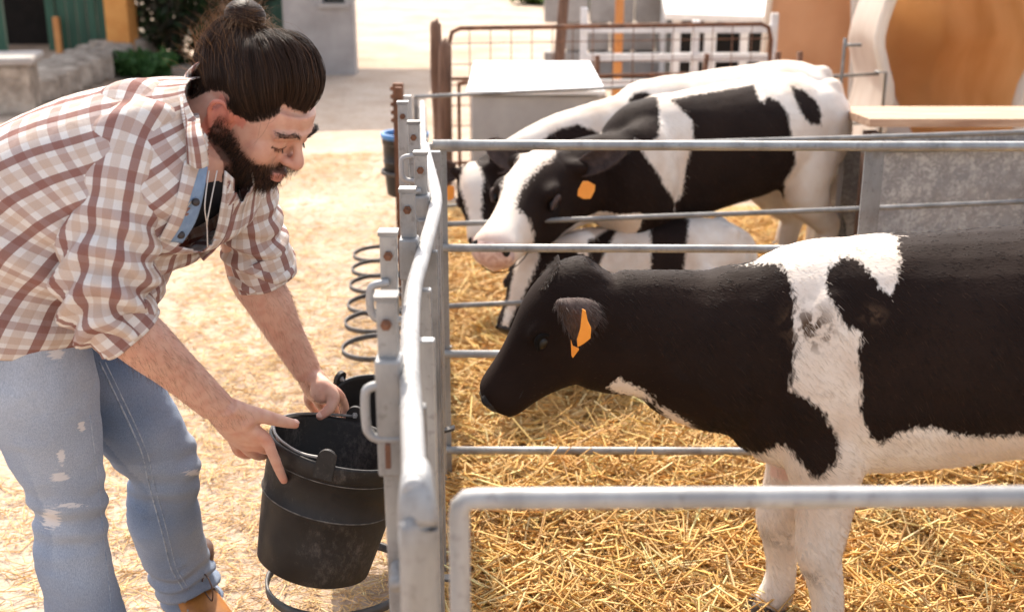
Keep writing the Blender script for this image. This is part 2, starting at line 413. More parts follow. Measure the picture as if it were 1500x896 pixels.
def m_denim():
    m = N('faded_denim'); fade = m.attr('fade').outputs['Fac']; rip = m.attr('rip').outputs['Fac']
    st_ = m.noise(6, 6, m.coord('Object', (150, 150, 40)), .75); big = m.noise(7, 4)
    c = m.mix(fade, (.115, .175, .285), (.50, .545, .62))
    c = m.mix(1, c, m.ramp(st_, [(.3, (.50, .53, .58)), (.7, (1.15, 1.15, 1.15))]), 'MULTIPLY')
    c = m.mix(m.math('MULTIPLY', m.ramp(big, [(.45, (0,) * 3), (.75, (1,) * 3)]), .35), c, (.30, .29, .29))
    rr = m.math('ADD', rip, m.math('MULTIPLY', m.math('SUBTRACT', m.noise(34, 6, m.coord('Object', (1, 1, 7)), .75), .5), 2.4))
    c = m.mix(m.ramp(m.math('MULTIPLY', rr, m.math('GREATER_THAN', rip, .05)), [(.50, (0,) * 3), (.62, (1,) * 3)]), c, (.62, .60, .60))
    m.set(Base_Color=c, Roughness=.92); m.b.inputs['Specular IOR Level'].default_value = .15
    m.bump(m.math('ADD', st_, m.noise(22, 4)), .35, .006); return m.m
M['denim'] = m_denim()
def m_ground():
    m = N('sandy_dirt'); v = m.coord('Object'); a = m.noise(1.3, 8, v, .65); b = m.noise(30, 6, v, .7); c = m.noise(7, 6, v, .6)
    col = m.ramp(a, [(.3, (.38, .27, .19)), (.55, (.51, .40, .31)), (.75, (.58, .48, .395))])
    col = m.mix(m.math('MULTIPLY', m.ramp(c, [(.5, (0,) * 3), (.7, (1,) * 3)]), .45), col, (.40, .265, .16))
    col = m.mix(1, col, m.ramp(b, [(.3, (.78,) * 3), (.7, (1.08,) * 3)]), 'MULTIPLY')
    m.set(Base_Color=col, Roughness=.95); m.b.inputs['Specular IOR Level'].default_value = .2
    m.bump(m.math('ADD', b, c), .6, .02); return m.m
M['ground'] = m_ground()
M['bedding'] = simple('trampled_straw', (.30, .18, .065), (.60, .40, .17), .9, 26, 0, .8, .02)
def m_plastic(name, c, trans, c2=None):
    m = N(name); a = m.noise(3, 6); col = m.mix(m.ramp(a, [(.35, (0,) * 3), (.7, (1,) * 3)]), c, c2 or tuple(x * .8 for x in c))
    m.set(Base_Color=col, Roughness=.5); tr = m.n('BsdfTranslucent'); m.l(col, tr.inputs[0]); mx = m.n('MixShader'); mx.inputs[0].default_value = trans
    m.l(m.b.outputs[0], mx.inputs[1]); m.l(tr.outputs[0], mx.inputs[2]); m.l(mx.outputs[0], m.out.inputs[0]); return m.m
M['hutch_white'] = m_plastic('hutch_white_plastic', (.80, .74, .67), .45, (.66, .58, .50))
M['hutch_tan'] = m_plastic('hutch_glow_tint_plastic', (.76, .48, .24), .5, (.66, .38, .165))  # sunlight glowing through the shell is put into this orange inner colour
M['hutch_brown'] = m_plastic('hutch_brown_board', (.60, .36, .22), .25, (.52, .29, .165))
# ------------------------------------------------------------------ the setting: ground, bedding
def terrain(x, y):
    p = np.column_stack([x * 2.1, y * 2.1, np.zeros_like(x)]); q = np.column_stack([x * .7, y * .7, np.full_like(x, 5.)])
    fade = np.clip((14 - np.hypot(x, y)) / 6, 0, 1)
    return (fbm(p, 3) - .45) * .045 * fade + (fbm(q, 2) - .4) * .03 * fade
def fx(y): return -.085 - .055 * (y - 1.0)                 # line of the pen fronts
def bed_h(x, y):
    p = np.column_stack([x * 3.2, y * 3.2, np.full_like(x, 9.)])
    e = np.clip((x - fx(y)) / .12, 0, 1) * np.clip((6.2 - y) / .5, 0, 1)
    return terrain(x, y) + e * (.008 + .055 * np.clip(fbm(p, 3) - .25, 0, 1))
def grid_mesh(name, xs, ys, hf):
    X, Y = np.meshgrid(xs, ys); z = hf(X.ravel(), Y.ravel()); v = np.column_stack([X.ravel(), Y.ravel(), z])
    nx, ny = len(xs), len(ys); i = np.arange((ny - 1) * nx).reshape(ny - 1, nx)[:, :-1].ravel()
    return npmesh(name, v, np.column_stack([i, i + 1, i + 1 + nx, i + nx]))
def axis_pts(lo, hi, step, far):
    mid = np.arange(lo, hi, step); g = np.array([.5, 1.5, 4, 10, 30, 90, far])
    return np.concatenate([lo - g[::-1], mid, hi + g])
gm = grid_mesh('ground', axis_pts(-3.5, 4.5, .06, 500), axis_pts(.2, 9, .06, 500), terrain)
tag(link('ground', gm, M['ground']), kind='structure')
bm_ = grid_mesh('straw_bedding', np.arange(-.5, 4.2, .03), np.arange(.4, 6.3, .03),
                lambda x, y: np.where((x > fx(y)) , bed_h(x, y), terrain(x, y) - .03) + .004)
tag(link('straw_bedding', bm_, M['bedding']), 'trampled layer of old straw covering the pen floor', 'bedding', kind='stuff')

# loose straw, every stalk a little prism
def straw_mesh(name, x, y, z, L, wd, pitch, cols):
    n = len(x); az = RNG.random(n) * 2 * math.pi
    d = np.column_stack([np.cos(az) * np.cos(pitch), np.sin(az) * np.cos(pitch), np.sin(pitch)])
    s = np.column_stack([-np.sin(az), np.cos(az), np.zeros(n)]); u = np.cross(s, d)
    c = np.column_stack([x, y, z]); rings = []
    bend = (RNG.random(n) - .5) * .16
    for t in (-.5, 0., .5):
        cc = c + d * (t * L)[:, None] + s * ((abs(t) * 2) * bend * L)[:, None]
        for a in (0, 2.094, 4.189):
            rings.append(cc + s * (math.cos(a) * wd / 2)[:, None] + u * (math.sin(a) * wd * .38)[:, None])
    v = np.stack(rings, axis=1).reshape(-1, 3); b = (np.arange(n) * 9)[:, None]; F_ = []
    for r in (0, 3):
        for k in range(3): F_.append(np.column_stack([b + r + k, b + r + (k + 1) % 3, b + r + 3 + (k + 1) % 3, b + r + 3 + k]))
    me = npmesh(name, v, np.stack(F_, axis=1).reshape(-1, 4)); vcol(me, 'col', np.repeat(cols, 9, axis=0)); return me
def straw_cols(n, pale=0.):
    pal = np.array([(.72, .47, .16), (.80, .57, .24), (.62, .37, .11), (.84, .69, .40), (.48, .27, .08), (.76, .50, .15)])
    c = pal[RNG.choice(6, n, p=[.26, .24, .16, .12, .08, .14])] * (.75 + .5 * RNG.random((n, 1)))
    c = c * np.array([1.05, .94, .74])
    return np.clip(c + pale * (np.array([.78, .66, .46]) - c), 0, .85)
def scatter_pen():
    out = []
    for (x0, x1, y0, y1, n) in ((-.15, 2.3, 1.25, 2.95, 60000), (-.25, 2.4, 2.95, 4.3, 36000), (-.35, 2.6, 4.3, 6.0, 12000), (2.3, 3.4, 1.2, 4.5, 7000)):
        x = x0 + (x1 - x0) * RNG.random(n); y = y0 + (y1 - y0) * RNG.random(n); k = x > fx(y) - .02 - .05 * RNG.random(n); out.append(np.column_stack([x, y])[k])
    q = np.vstack(out); n = len(q); x, y = q[:, 0], q[:, 1]
    L = .05 + .19 * RNG.random(n) ** 1.8; wd = .0030 + .0042 * RNG.random(n)
    pile = np.clip(fbm(np.column_stack([x * 5, y * 5, x * 0 + 3.]), 3) - .3, 0, 1)
    pitch = RNG.normal(0, .22, n); z = bed_h(x, y) + .006 + pile * .05 * RNG.random(n) + .5 * L * np.abs(np.sin(pitch)) * .7
    return straw_mesh('loose_straw', x, y, z, L, wd, pitch, straw_cols(n, .12))
tag(link('loose_straw', scatter_pen(), M['straw'], smooth=False), 'thick golden loose straw spread over the pen floor', 'straw', kind='stuff')
def scatter_yard():
    n = 90000; x = -3.2 + 3.1 * RNG.random(n); y = 1.7 + 6.0 * RNG.random(n) ** 1.4
    den = fbm(np.column_stack([x * 1.6, y * 1.1, x * 0]), 3) + .42 * np.clip(1 - (fx(y) - x) / 1.2, 0, 1) - .04 * np.clip(y - 3.6, 0, 3)
    k = (x < fx(y)) & (RNG.random(n) < np.clip((den - .38) * 2.6, .05, 1)); x, y = x[k], y[k]; n = len(x)
    L = .014 + .085 * RNG.random(n) ** 2.2; wd = .0014 + .0022 * RNG.random(n); pitch = RNG.normal(0, .12, n)
    z = terrain(x, y) + .004 + .02 * RNG.random(n) ** 3 + .4 * L * np.abs(np.sin(pitch))
    return straw_mesh('chopped_straw', x, y, z, L, wd, pitch, straw_cols(n, .35))
tag(link('chopped_straw', scatter_yard(), M['straw'], smooth=False), 'pale chopped straw littering the sandy yard', 'straw', kind='stuff')
# green tuft under the near calf
def grass_tuft(name, c, n, r, h, label):
    t = RNG.random((n, 2)); a = t[:, 0] * 6.283; rr = r * np.sqrt(t[:, 1]); root = np.column_stack([c[0] + rr * np.cos(a), c[1] + rr * np.sin(a), np.full(n, c[2])])
    d = np.column_stack([RNG.normal(0, .5, n), RNG.normal(0, .5, n), np.ones(n)]); d /= np.linalg.norm(d, axis=1)[:, None]
    cols = np.array([.07, .13, .03]) * (.5 + RNG.random((n, 1))) + RNG.random((n, 1)) * np.array([.12, .06, 0])
    L = h * (.5 + RNG.random(n)); s = np.cross(d, RNG.normal(0, 1, (n, 3))); s /= np.linalg.norm(s, axis=1)[:, None]
    wv = .003; tip = root + d * L[:, None] + RNG.normal(0, .02, (n, 3)); mid = root + d * L[:, None] * .55
    v = np.stack([root - s * wv, root + s * wv, mid + s * wv * .8, mid - s * wv * .8, tip + s * .0004, tip - s * .0004], axis=1).reshape(-1, 3); b = (np.arange(n) * 6)[:, None]
    me = npmesh(name, v, np.stack([np.column_stack([b, b + 1, b + 2, b + 3]), np.column_stack([b + 3, b + 2, b + 4, b + 5])], axis=1).reshape(-1, 4)); vcol(me, 'col', np.repeat(cols, 6, axis=0))
    return tag(link(name, me, M['leaf'], smooth=False), label, 'grass', kind='stuff')
gt = PH(1395, 672, .03); grass_tuft('grass_tuft', gt, 420, .10, .07, 'green grass tuft growing out of the straw beneath the calf belly')

# ------------------------------------------------------------------ pen panels
def pipe(parent, name, pts, r, mat, n=12, res=None):
    mb = MB(); mb.path(pts, r, n=n, res=res); return mb.build(name, mat, parent)
def bolt(parent, c, dirv, r=.008, mat=None):
    mb = MB(); d = Vector(dirv).normalized(); c = Vector(c); mb.path([c - d * .006, c + d * .004], r, n=6); mb.path([c - d * .006, c + d * .009], r * .5, n=8)
    return mb.build('bolt', mat or M['rust'], parent, smooth=False)
def panel(label, A, B, heights, r, mat, posts, group='pen divider panels', bend=0, post_w=.03, mats=None):
    "A, B: ground ends; rails at the given heights; posts as fractions of the length"
    A, B = Vector(A), Vector(B); t = empty('pen_panel', A, label, 'pen panel', group)
    for i, h in enumerate(heights):
        if i == 0 and bend:
            d = (B - A).normalized(); a = A + V(0, 0, h)
            pts = [A + V(0, 0, .02), A + V(0, 0, h - bend), A + V(0, 0, h - bend * .45) + d * bend * .08, a + d * bend * .45 - V(0, 0, bend * .06), a + d * bend, B + V(0, 0, h)]
            mb = MB(); mb.path(pts, r[0] if isinstance(r, tuple) else r, n=14); mb.build('top_rail', mat, t)
        else:
            mb = MB(); rr = r[min(i, 1)] if isinstance(r, tuple) else r
            sag = V(0, 0, -.004); mb.path([A + V(0, 0, h), A.lerp(B, .5) + V(0, 0, h) + sag, B + V(0, 0, h)], rr, n=12, res=9)
            mb.build('top_rail' if i == 0 else 'rail', (mats[i] if mats else mat), t)
    for f in posts:
        p = A.lerp(B, f); mb = MB(); off = V(0, .016, 0)
        mb.bar(p + off, p + off + V(0, 0, heights[0] + .0), post_w, .006 if post_w > .03 else post_w, (0, 1, 0)); flat(mb.build('post', mat, t, smooth=False))
    return t
def hz(px, py, d): return PL(px, py, d).z
D1 = 1.07
a = PL(672, 730, D1)
panel('bright galvanised panel closing off the front side of the near calf pen', (a.x, D1, 0), (2.2, D1 + .02, 0), [a.z, a.z - .25, a.z - .5, a.z - .75], .0105, M['galv_light'], [.995], bend=.018)
D2 = 2.95
h2 = [hz(700, y, D2) for y in (212, 363, 518, 659)]
a2 = PL(634, 212, D2)
panel('galvanised four-rail panel between the black-headed calf and the pair of spotted calves', (a2.x, D2, 0), (2.6, D2, 0), h2, (.0125, .0105), M['galv'], [.003, (PL(1277, 300, D2).x - a2.x) / (2.6 - a2.x), .998], post_w=.048)
D3 = 3.66
h3 = [hz(640, y, D3) for y in (219, 329, 449, 568)]
a3 = PL(634, 219, D3)
panel('dark weathered panel through which the white-faced calf pushes its head', (a3.x, D3, 0), (2.3, D3 + .42, 0), h3, .0085, M['galv_dark'], [.002, .998], post_w=.022)
D4 = 5.25
h4 = [hz(610, y, D4) for y in (142, 222, 305, 385)]
a4 = PL(607, 142, D4)
panel('thin dark panel at the back of the calf pens before the grey feeder', (a4.x, D4, 0), (1.87, 6.05, 0), h4, .008, M['galv_dark'], [.002, .998], post_w=.018)

# ------------------------------------------------------------------ headlock front of the pens (runs away from the camera)
def lx(d): return -.104 - .050 * (d - 1.15)
fr = empty('feed_front', (lx(1.1), 1.1, 0), 'galvanised headlock front with upright locking bars beside the held bucket', 'feed barrier')
tops = [(608, 720), (607, 690), (603, 600), (600, 520), (605, 430), (620, 372), (636, 312), (638, 285), (630, 250), (624, 226), (622, 215)]
tp = [PH(x, y, .955) for x, y in tops]
mb = MB(); mb.path(tp, .0125, n=16, res=60); mb.build('top_rail', M['galv_light'], fr)
e = tp[0]; mb = MB()                                             # flattened end strap, bent down in front
mb.path([e + V(0, .035, .006), e + V(.001, .012, 0), e + V(.002, -.004, -.03), e + V(.003, -.006, -.12), e + V(.004, -.006, -.9)], [.0135, .016, .0195, .021, .021], [.0135, .012, .009, .007, .007], n=18, res=24, up=(0, 1, .02), ex=3.2)
mb.build('end_strap', M['galv'], fr)
for k, d in enumerate((1.32, 1.55, 1.78, 2.0, 2.22, 2.45, 2.68, 2.9)):   # fixed uprights under the rail
    mb = MB(); x = lx(d) - .004 + .008 * (k % 2)
    mb.bar((x, d, .05), (x, d, .93), .032, .018, (0, 1, 0)); flat(mb.build('upright', M['galv'] if k % 3 else M['galv_dark'], fr, smooth=False, bevel=.003))
mb = MB(); mb.path([(lx(1.15), 1.15, .16), (lx(2.93), 2.93, .16)], .014, n=12); mb.build('bottom_rail', M['galv'], fr)
mb = MB(); mb.path([(lx(1.3) - .03, 1.3, .70), (lx(2.93) - .03, 2.93, .70)], .009, n=12); mb.build('middle_rail', M['galv'], fr)
barsP = [(566, 437, 1.42), (569, 343, 1.70), (597, 280, 1.96), (616, 226, 2.27), (606, 181, 2.59), (590, 152, 2.84)]
for k, (px, py, z) in enumerate(barsP):
    t = P(px, py, z); bw = .0235; lean = V(.008 * (-1) ** k, .01, 0)
    mb = MB(); bot = V(t.x, t.y, .12) + lean; mb.bar(bot, t, bw, .022, (0, 1, 0)); lb = flat(mb.build('locking_bar', M['galv'], fr, smooth=False, bevel=.002))
    mb = MB(); mb.box(t + V(0, 0, .003), (bw + .004, .026, .006)); mb.build('cap', M['galv_dark'], lb, smooth=False, O=wloc(lb))
    bolt(lb, t + V(0, -.013, -.028), (0, -1, 0), .0068)
    if k in (0, 2, 3):
        c = t + V(.001, -.004, -.145 if k == 0 else -.11); mb = MB(); mb.box(c, (bw + .008, .036, .15 if k == 0 else .07)); flat(mb.build('clamp', M['galv'], lb, smooth=False, bevel=.004))
    # looped rod handle
    if k in (2, 5): continue
    hh = t + V(-.012, -.018, -.105 if k == 0 else -.07); L_ = .065 if k == 0 else .05
    pts = [hh + V(.045, 0, -L_), hh + V(0, 0, -L_), hh + V(-.012, 0, -L_ + .008), hh + V(-.015, 0, -L_ + .02), hh + V(-.015, 0, -.012), hh + V(-.010, 0, 0), hh + V(.012, .004, .004)]
    mb = MB(); mb.path(pts, .0058, n=10, res=28); mb.build('handle', M['galv_light'], lb, O=wloc(lb))
c = P(569, 665, 1.43); mb = MB(); mb.box(c + V(0, -.004, 0), (.006, .008, .03)); mb.build('slot_pin', M['rust'], fr, smooth=False)
# second front, behind the divider
fr2 = empty('feed_front', (-.25, 3.1, 0), 'galvanised pen front carrying the empty bucket hoops', 'feed barrier')
def lx2(d): return -.215 - .075 * (d - 2.95)
for h in (.70, .16):
    mb = MB(); mb.path([(lx2(3.02), 3.02, h), (lx2(5.2), 5.2, h)], .012, n=12); mb.build('top_rail' if h > .5 else 'bottom_rail', M['galv'], fr2)
for k in range(9):
    d = 3.1 + .25 * k; x = lx2(d); mb = MB(); mb.bar((x, d, .05), (x, d, .70), .03, .014, (0, 1, 0)); flat(mb.build('upright', M['galv'] if k % 2 else M['galv_dark'], fr2, smooth=False))
for k, (px, py, z) in enumerate(((597, 140, 3.5), (584, 128, 4.2))):
    t = P(px, py, z); mb = MB(); mb.bar((t.x, t.y, .1), t, .022, .02, (0, 1, 0)); flat(mb.build('locking_bar', M['galv_light'] if k == 0 else M['rust'], fr2, smooth=False))
mb = MB(); t = P(583, 122, 4.6); mb.bar((t.x, t.y, .0), t, .04, .03, (0, 1, 0))
for i in range(5): mb.box(t + V(-.02, 0, -.02 - .03 * i), (.02, .02, .014))
mb.build('toothed_post', M['rust'], fr2, smooth=False)

# ------------------------------------------------------------------ bucket hoops
def hoop(label, c, r, ang, tilt=0., h=.014, group='steel bucket hoops on the pen front'):
    t = empty('bucket_hoop', c, label, 'bucket hoop', group); mb = MB(); n = 48; rot = Matrix.Rotation(tilt, 3, 'Y')
    mb.lathe([(r, -h / 2), (r + .006, -h / 2), (r + .006, h / 2), (r, h / 2), (r, -h / 2)], c, rot, n); mb.build('ring', M['hoop'], t)
    mb = MB(); mb.bar(Vector(c) + rot @ V(r, 0, 0), Vector(c) + V(r + ang, 0, .0), .02, .006); mb.build('arm', M['hoop'], t, smooth=False)
    return t
hoop('wide flat steel hoop below the bucket in the hands', PL(498, 846, 2.10), .138, .09, .0, .017, group=None)
HL_ = ['empty steel hoop first in the row behind the hanging black bucket'] + ['empty steel hoop in the middle of the row along the pen front'] * 4 + ['empty steel hoop at the end of the row towards the blue-rimmed bucket']
for i, (py, xl) in enumerate(((508, 503), (470, 507), (444, 511), (415, 514), (392, 517), (371, 519))):
    z0 = PH(xl, py, .13); r = .112
    hoop(HL_[i], (z0.x + r, z0.y, .13), r, .13 - .006 * i, R(-2), .016)

# ------------------------------------------------------------------ buckets
def bucket(label, c, rot, r_top, r_bot, hgt, rim_mat, lugs, bail_pts=None, group=None):
    t = empty('bucket', c, label, 'bucket', group)
    prof = [(.001, 0), (r_bot - .012, 0), (r_bot, .008), (r_bot + (r_top - r_bot) * .35, hgt * .30), (r_bot + (r_top - r_bot) * .62, hgt * .55), (r_bot + (r_top - r_bot) * .62 + .0025, hgt * .56),
            (r_bot + (r_top - r_bot) * .63 + .0025, hgt * .58), (r_bot + (r_top - r_bot) * .66, hgt * .59), (r_top - .004, hgt * .86), (r_top - .001, hgt * .865), (r_top, hgt * .985), (r_top - .001, hgt), (r_top - .006, hgt),
            (r_top - .009, hgt * .97), (r_bot - .004, .02), (.001, .014)]
    mb = MB(); mb.lathe(prof, c, rot, 64); mb.build('body', M['rubber'], t)
    for fz, rr_ in ((.575, r_bot + (r_top - r_bot) * .63 + .0022), (.862, r_top - .0022)):
        mb = MB(); mb.lathe([(rr_ + .0006, hgt * fz - .0012), (rr_ + .0016, hgt * fz), (rr_ + .0006, hgt * fz + .0012)], c, rot, 64); mb.build('seam_line', M['dust'], t)
    if rim_mat:
        mb = MB(); mb.lathe([(r_top - .012, hgt - .012), (r_top + .003, hgt - .012), (r_top + .004, hgt + .008), (r_top - .010, hgt + .008), (r_top - .012, hgt - .012)], c, rot, 64); mb.build('rim', rim_mat, t)
    for an in lugs:
        q = Vector(c) + rot @ V(r_top * math.cos(an), r_top * math.sin(an), hgt + .004); rz = rot @ Matrix.Rotation(an, 3, 'Z')
        mb = MB(); n = 14; pr = [(-.017, -.03)] + [(.017 * math.cos(math.pi - math.pi * k / n), .008 + .017 * math.sin(math.pi * k / n)) for k in range(n + 1)] + [(.017, -.03)]
        vs = []
        for s_ in (-.005, .004): vs += [q + rz @ V(s_, y, z) for y, z in pr]
        m = len(pr); fs = [tuple(range(m)), tuple(range(2 * m - 1, m - 1, -1))] + [(k, m + k, m + (k + 1) % m, (k + 1) % m) for k in range(m)]
        mb.add(vs, fs); lg = mb.build('lug', M['rubber'], t, smooth=False); bolt(lg, q + rz @ V(-.004, 0, .008), rz @ V(-1, 0, 0), .006, M['galv_light'])
    if bail_pts:
        mb = MB(); mb.path(bail_pts, .0028, n=8, res=40); mb.build('bail', M['galv_dark'], t)
    return t
BR = .133; BC = P(499, 646, 2.275)                              # middle of the rim of the held bucket
brot = Matrix.Rotation(R(14), 3, 'Y') @ Matrix.Rotation(R(-5), 3, 'X')
BH = .255; bbase = BC - brot @ V(0, 0, BH)
def brim(an, rr=BR, dz=0.): return BC + brot @ V(rr * math.cos(an), rr * math.sin(an), dz)
L1, L2 = R(-95), R(85)
bp = [brim(L1, BR - .006, .01), brim(R(-120), BR * .93, .002), brim(R(-150), BR * .95, .004), brim(R(180), BR * .95, .006), brim(R(150), BR * .94, .006), brim(R(115), BR * .95, .004), brim(L2, BR - .006, .01)]
bucket('scuffed black rubber bucket gripped by the man', bbase, brot, BR, .108, BH, None, (L1, L2), bp)
b2 = PL(538, 560, 2.62); br2 = Matrix.Rotation(R(12), 3, 'Y') @ Matrix.Rotation(R(14), 3, 'X')
bucket('black rubber bucket hanging at the pen front behind the gripped one', b2 - V(0, 0, .27) - V(.01, .03, 0), br2, .125, .10, .26, None, (R(150), R(-30)))
hoop('steel hoop holding the black bucket behind the gripped one', b2 - V(0.0, .03, .10), .122, .08, R(12), .016, group=None)
b3 = PL(593, 197, 4.9)
t3 = bucket('black bucket with a bright blue rim at the far pen front', b3 - V(0, 0, .25), Matrix.Identity(3), .094, .078, .25, M['blue_plastic'], ())
hoop('flat hoop round the blue-rimmed bucket', b3 - V(0, 0, .15), .095, .06, 0, .015, group=None)

# ------------------------------------------------------------------ feeder box on the right
X0, Y0 = 1.235, 4.2; tz = hz(1290, 180, Y0)
fb = empty('feeder_box', (X0, Y0, 0), 'zinc sheet feeder with a wooden board lid beside the spotted calf', 'feeder')
mb = MB(); ty = tz + .02
mb.add([(X0 - .005, Y0 - .03, ty - .03), (2.95, Y0 - .03, ty - .03), (2.95, Y0 + .44, ty - .058), (X0 - .005, Y0 + .44, ty - .058)], [(0, 1, 2, 3)])
o = mb.build('lid', M['wood_board'], fb, smooth=False); md = o.modifiers.new('s', 'SOLIDIFY'); md.thickness = .028; md.offset = 1
for x0, x1 in ((X0 + .02, X0 + .60), (X0 + .63, X0 + 1.15), (X0 + 1.18, 2.93)):
    mb = MB(); mb.box(((x0 + x1) / 2, Y0 + .02, (tz - .04 + .36) / 2), (x1 - x0, .004, tz - .04 - .36)); mb.build('zinc_sheet', M['galv_box'], fb, smooth=False)
    mb = MB(); mb.box(((x0 + x1) / 2, Y0 + .03, .34), (x1 - x0, .03, .03)); mb.build('lower_batten', M['rust'], fb, smooth=False)
for x in (X0 + .615, X0 + 1.165):
    mb = MB(); mb.box((x, Y0 + .005, tz / 2 - .02), (.034, .03, tz - .04)); o = mb.build('post', M['galv_light'], fb, smooth=False); bolt(o, (x, Y0 - .012, tz - .12), (0, -1, 0), .008)
mb = MB(); mb.box((X0 + .03, Y0 + .06, tz / 2 - .02), (.045, .05, tz - .04)); mb.build('corner_post', M['wood_dark'], fb, smooth=False)
mb = MB(); mb.box((X0 - .005, Y0 + .33, tz / 2 - .05), (.02, .10, tz - .10)); mb.build('end_board', M['plaster'], fb, smooth=False)
mb = MB(); mb.box((X0 + .8, Y0 + .40, .36), (1.7, .02, .6)); mb.build('back_sheet', M['galv_box'], fb, smooth=False)
mb = MB(); mb.path([(X0 - .02, Y0 - .02, tz - .09), (2.9, Y0 - .02, tz - .055)], .013, n=12); mb.build('front_rail', M['galv'], fb)

# ------------------------------------------------------------------ grey covered feeder at the back
Y1 = 6.05; gx0, gx1 = PL(690, 140, Y1).x, PL(880, 140, Y1).x; gz = hz(700, 141, Y1)
gf = empty('grain_bin', (gx0, Y1, 0), 'grey sheet metal bin with a white sloping lid behind the calves', 'feed bin')
mb = MB(); mb.box(((gx0 + gx1) / 2, Y1 + .28, gz / 2), (gx1 - gx0, .56, gz)); mb.build('body', M['grey_paint'], gf, smooth=False, bevel=.01)
mb = MB(); zb = gz + .012
mb.add([(gx0 - .02, Y1 - .04, zb), (gx1 + .02, Y1 - .04, zb), (gx1 - .02, Y1 + .60, zb + .07), (gx0 - .0, Y1 + .60, zb + .07)], [(0, 1, 2, 3)])
o = mb.build('lid', M['white_paint'], gf, smooth=False); md = o.modifiers.new('s', 'SOLIDIFY'); md.thickness = .02; md.offset = 1

# ------------------------------------------------------------------ wooden posts, rusty gate, white gate
Yg = 6.9
def wpost(px, top, d, wdt, label, lean=0):
    t = PL(px, top, d); mb = MB(); pts = [(t.x + lean, d, -.05), (t.x + lean * .5, d, t.z * .5), (t.x, d, t.z - .04), (t.x + .012, d, t.z)]
    mb.path(pts, [wdt, wdt * .97, wdt * .9, wdt * .45], n=9, res=14); me = mb.mesh('wooden_post')
    co = vco(me); co += (fbm(co * np.array([30, 30, 3]), 2)[:, None] - .4) * .02 * np.array([1, 1, 0]); me.vertices.foreach_set('co', co.astype(np.float32).ravel())
    return tag(link('wooden_post', me, M['wood_dark']), label, 'post')
wpost(638, 33, Yg - .25, .034, 'taller dark wooden post beside the rusty gate hinge', .012)
wpost(652, 62, Yg - .35, .038, 'shorter leaning wooden post next to the rusty mesh gate', -.015)
g0, g1 = PL(657, 42, Yg), PL(1130, 50, Yg + .3); gt_ = empty('mesh_gate', (g0.x, Yg, 0), 'rusty tubular gate with wire mesh and rounded corners', 'gate')
def gp(f, h): return V(g0.x + (g1.x - g0.x) * f, Yg + .3 * f, h)
ht = g0.z; mb = MB(); c_ = .035
mb.path([gp(0, .05), gp(0, ht - .09), gp(c_ * .3, ht - .02), gp(c_, ht), gp(1 - c_, ht - .0), gp(1 - c_ * .3, ht - .02), gp(1, ht - .09), gp(1, .05)], .013, n=10); mb.build('frame', M['rust'], gt_)
for h in (.58, .10):
    mb = MB(); mb.path([gp(0, h), gp(1, h)], .010, n=8); mb.build('cross_rail', M['rust'], gt_)
mb = MB()
for i in range(1, 16): mb.path([gp(i / 16, .1), gp(i / 16, ht)], .003, n=5)
for h in np.arange(.2, ht - .05, .115): mb.path([gp(0, h), gp(1, h)], .003, n=5)
mb.build('wire_mesh', M['rust'], gt_)
for f, dx in ((.45, 0), (.76, .06)):
    mb = MB(); mb.path([gp(f, 0) - V(0, .05, 0), gp(f, .70) + V(dx, -.05, 0)], .016, n=8); mb.build('stay_post', M['rust'], gt_)
mb = MB(); h_ = PL(672, 120, Yg - .5); mb.path([(h_.x, Yg - .5, .0), (h_.x, Yg - .5, h_.z - .06), (h_.x + .01, Yg - .5, h_.z - .01), (h_.x + .05, Yg - .5, h_.z)], .010, n=8, res=16)
tag(mb.build('bent_rod', M['rust']), 'bent rusty rod standing before the grey bin', 'rod')
Yw = 8.0; wg = empty('pipe_gate', (PL(856, 40, Yw).x, Yw, 0), 'white painted pipe gate in front of the pale slatted crates', 'gate')
w0, w1 = PL(856, 12, Yw), PL(1135, 42, Yw)
for px, top in ((856, 12), (1020, 30), (1135, 20)):
    q = PL(px, top, Yw); mb = MB(); mb.box((q.x, Yw, q.z / 2), (.045, .045, q.z)); mb.build('post', M['white_paint'], wg, smooth=False)
for py in (42, 84, 122):
    q = PL(856, py, Yw); mb = MB(); mb.box(((w0.x + w1.x) / 2, Yw - .025, q.z), (w1.x - w0.x, .02, .05)); mb.build('rail', M['white_paint'], wg, smooth=False)
q = PL(907, 0, 9.5); mb = MB(); mb.path([(q.x, 9.5, 0), (q.x + .01, 9.5, 1.6)], .035, n=10); tag(mb.build('orange_pole', M['wood_orange']), 'orange pole standing behind the white pipe gate', 'pole')
q = PL(826, 0, 8.4); q2 = PL(817, 105, 8.4); mb = MB(); mb.path([(q2.x - .05, 8.4, 0), q2, q, q + (q - q2)], [.045, .04, .035, .03], n=9, res=16); tag(mb.build('slanted_pole', M['wood_dark']), 'slanted brown wooden pole left of the white pipe gate', 'pole')
for i, (px, py, sx, sy) in enumerate(((845, 75, .10, .22), (872, 90, .12, .18), (838, 100, .10, .16))):
    q = PL(px, py, 8.7); mb = MB(); mb.ell((q.x, 8.7, sy), (sx, .12, q.z if False else sy), n=12, m=8); me = mb.mesh('stone_block'); co = vco(me); co += (fbm(co * 7, 3)[:, None] - .45) * .12; me.vertices.foreach_set('co', co.astype(np.float32).ravel())
    tag(link('stone_block', me, M['stone']), ('tall', 'broad', 'low')[i] + ' grey rubble stone at the foot of the slanted pole', 'stone', 'rubble by the slanted pole')
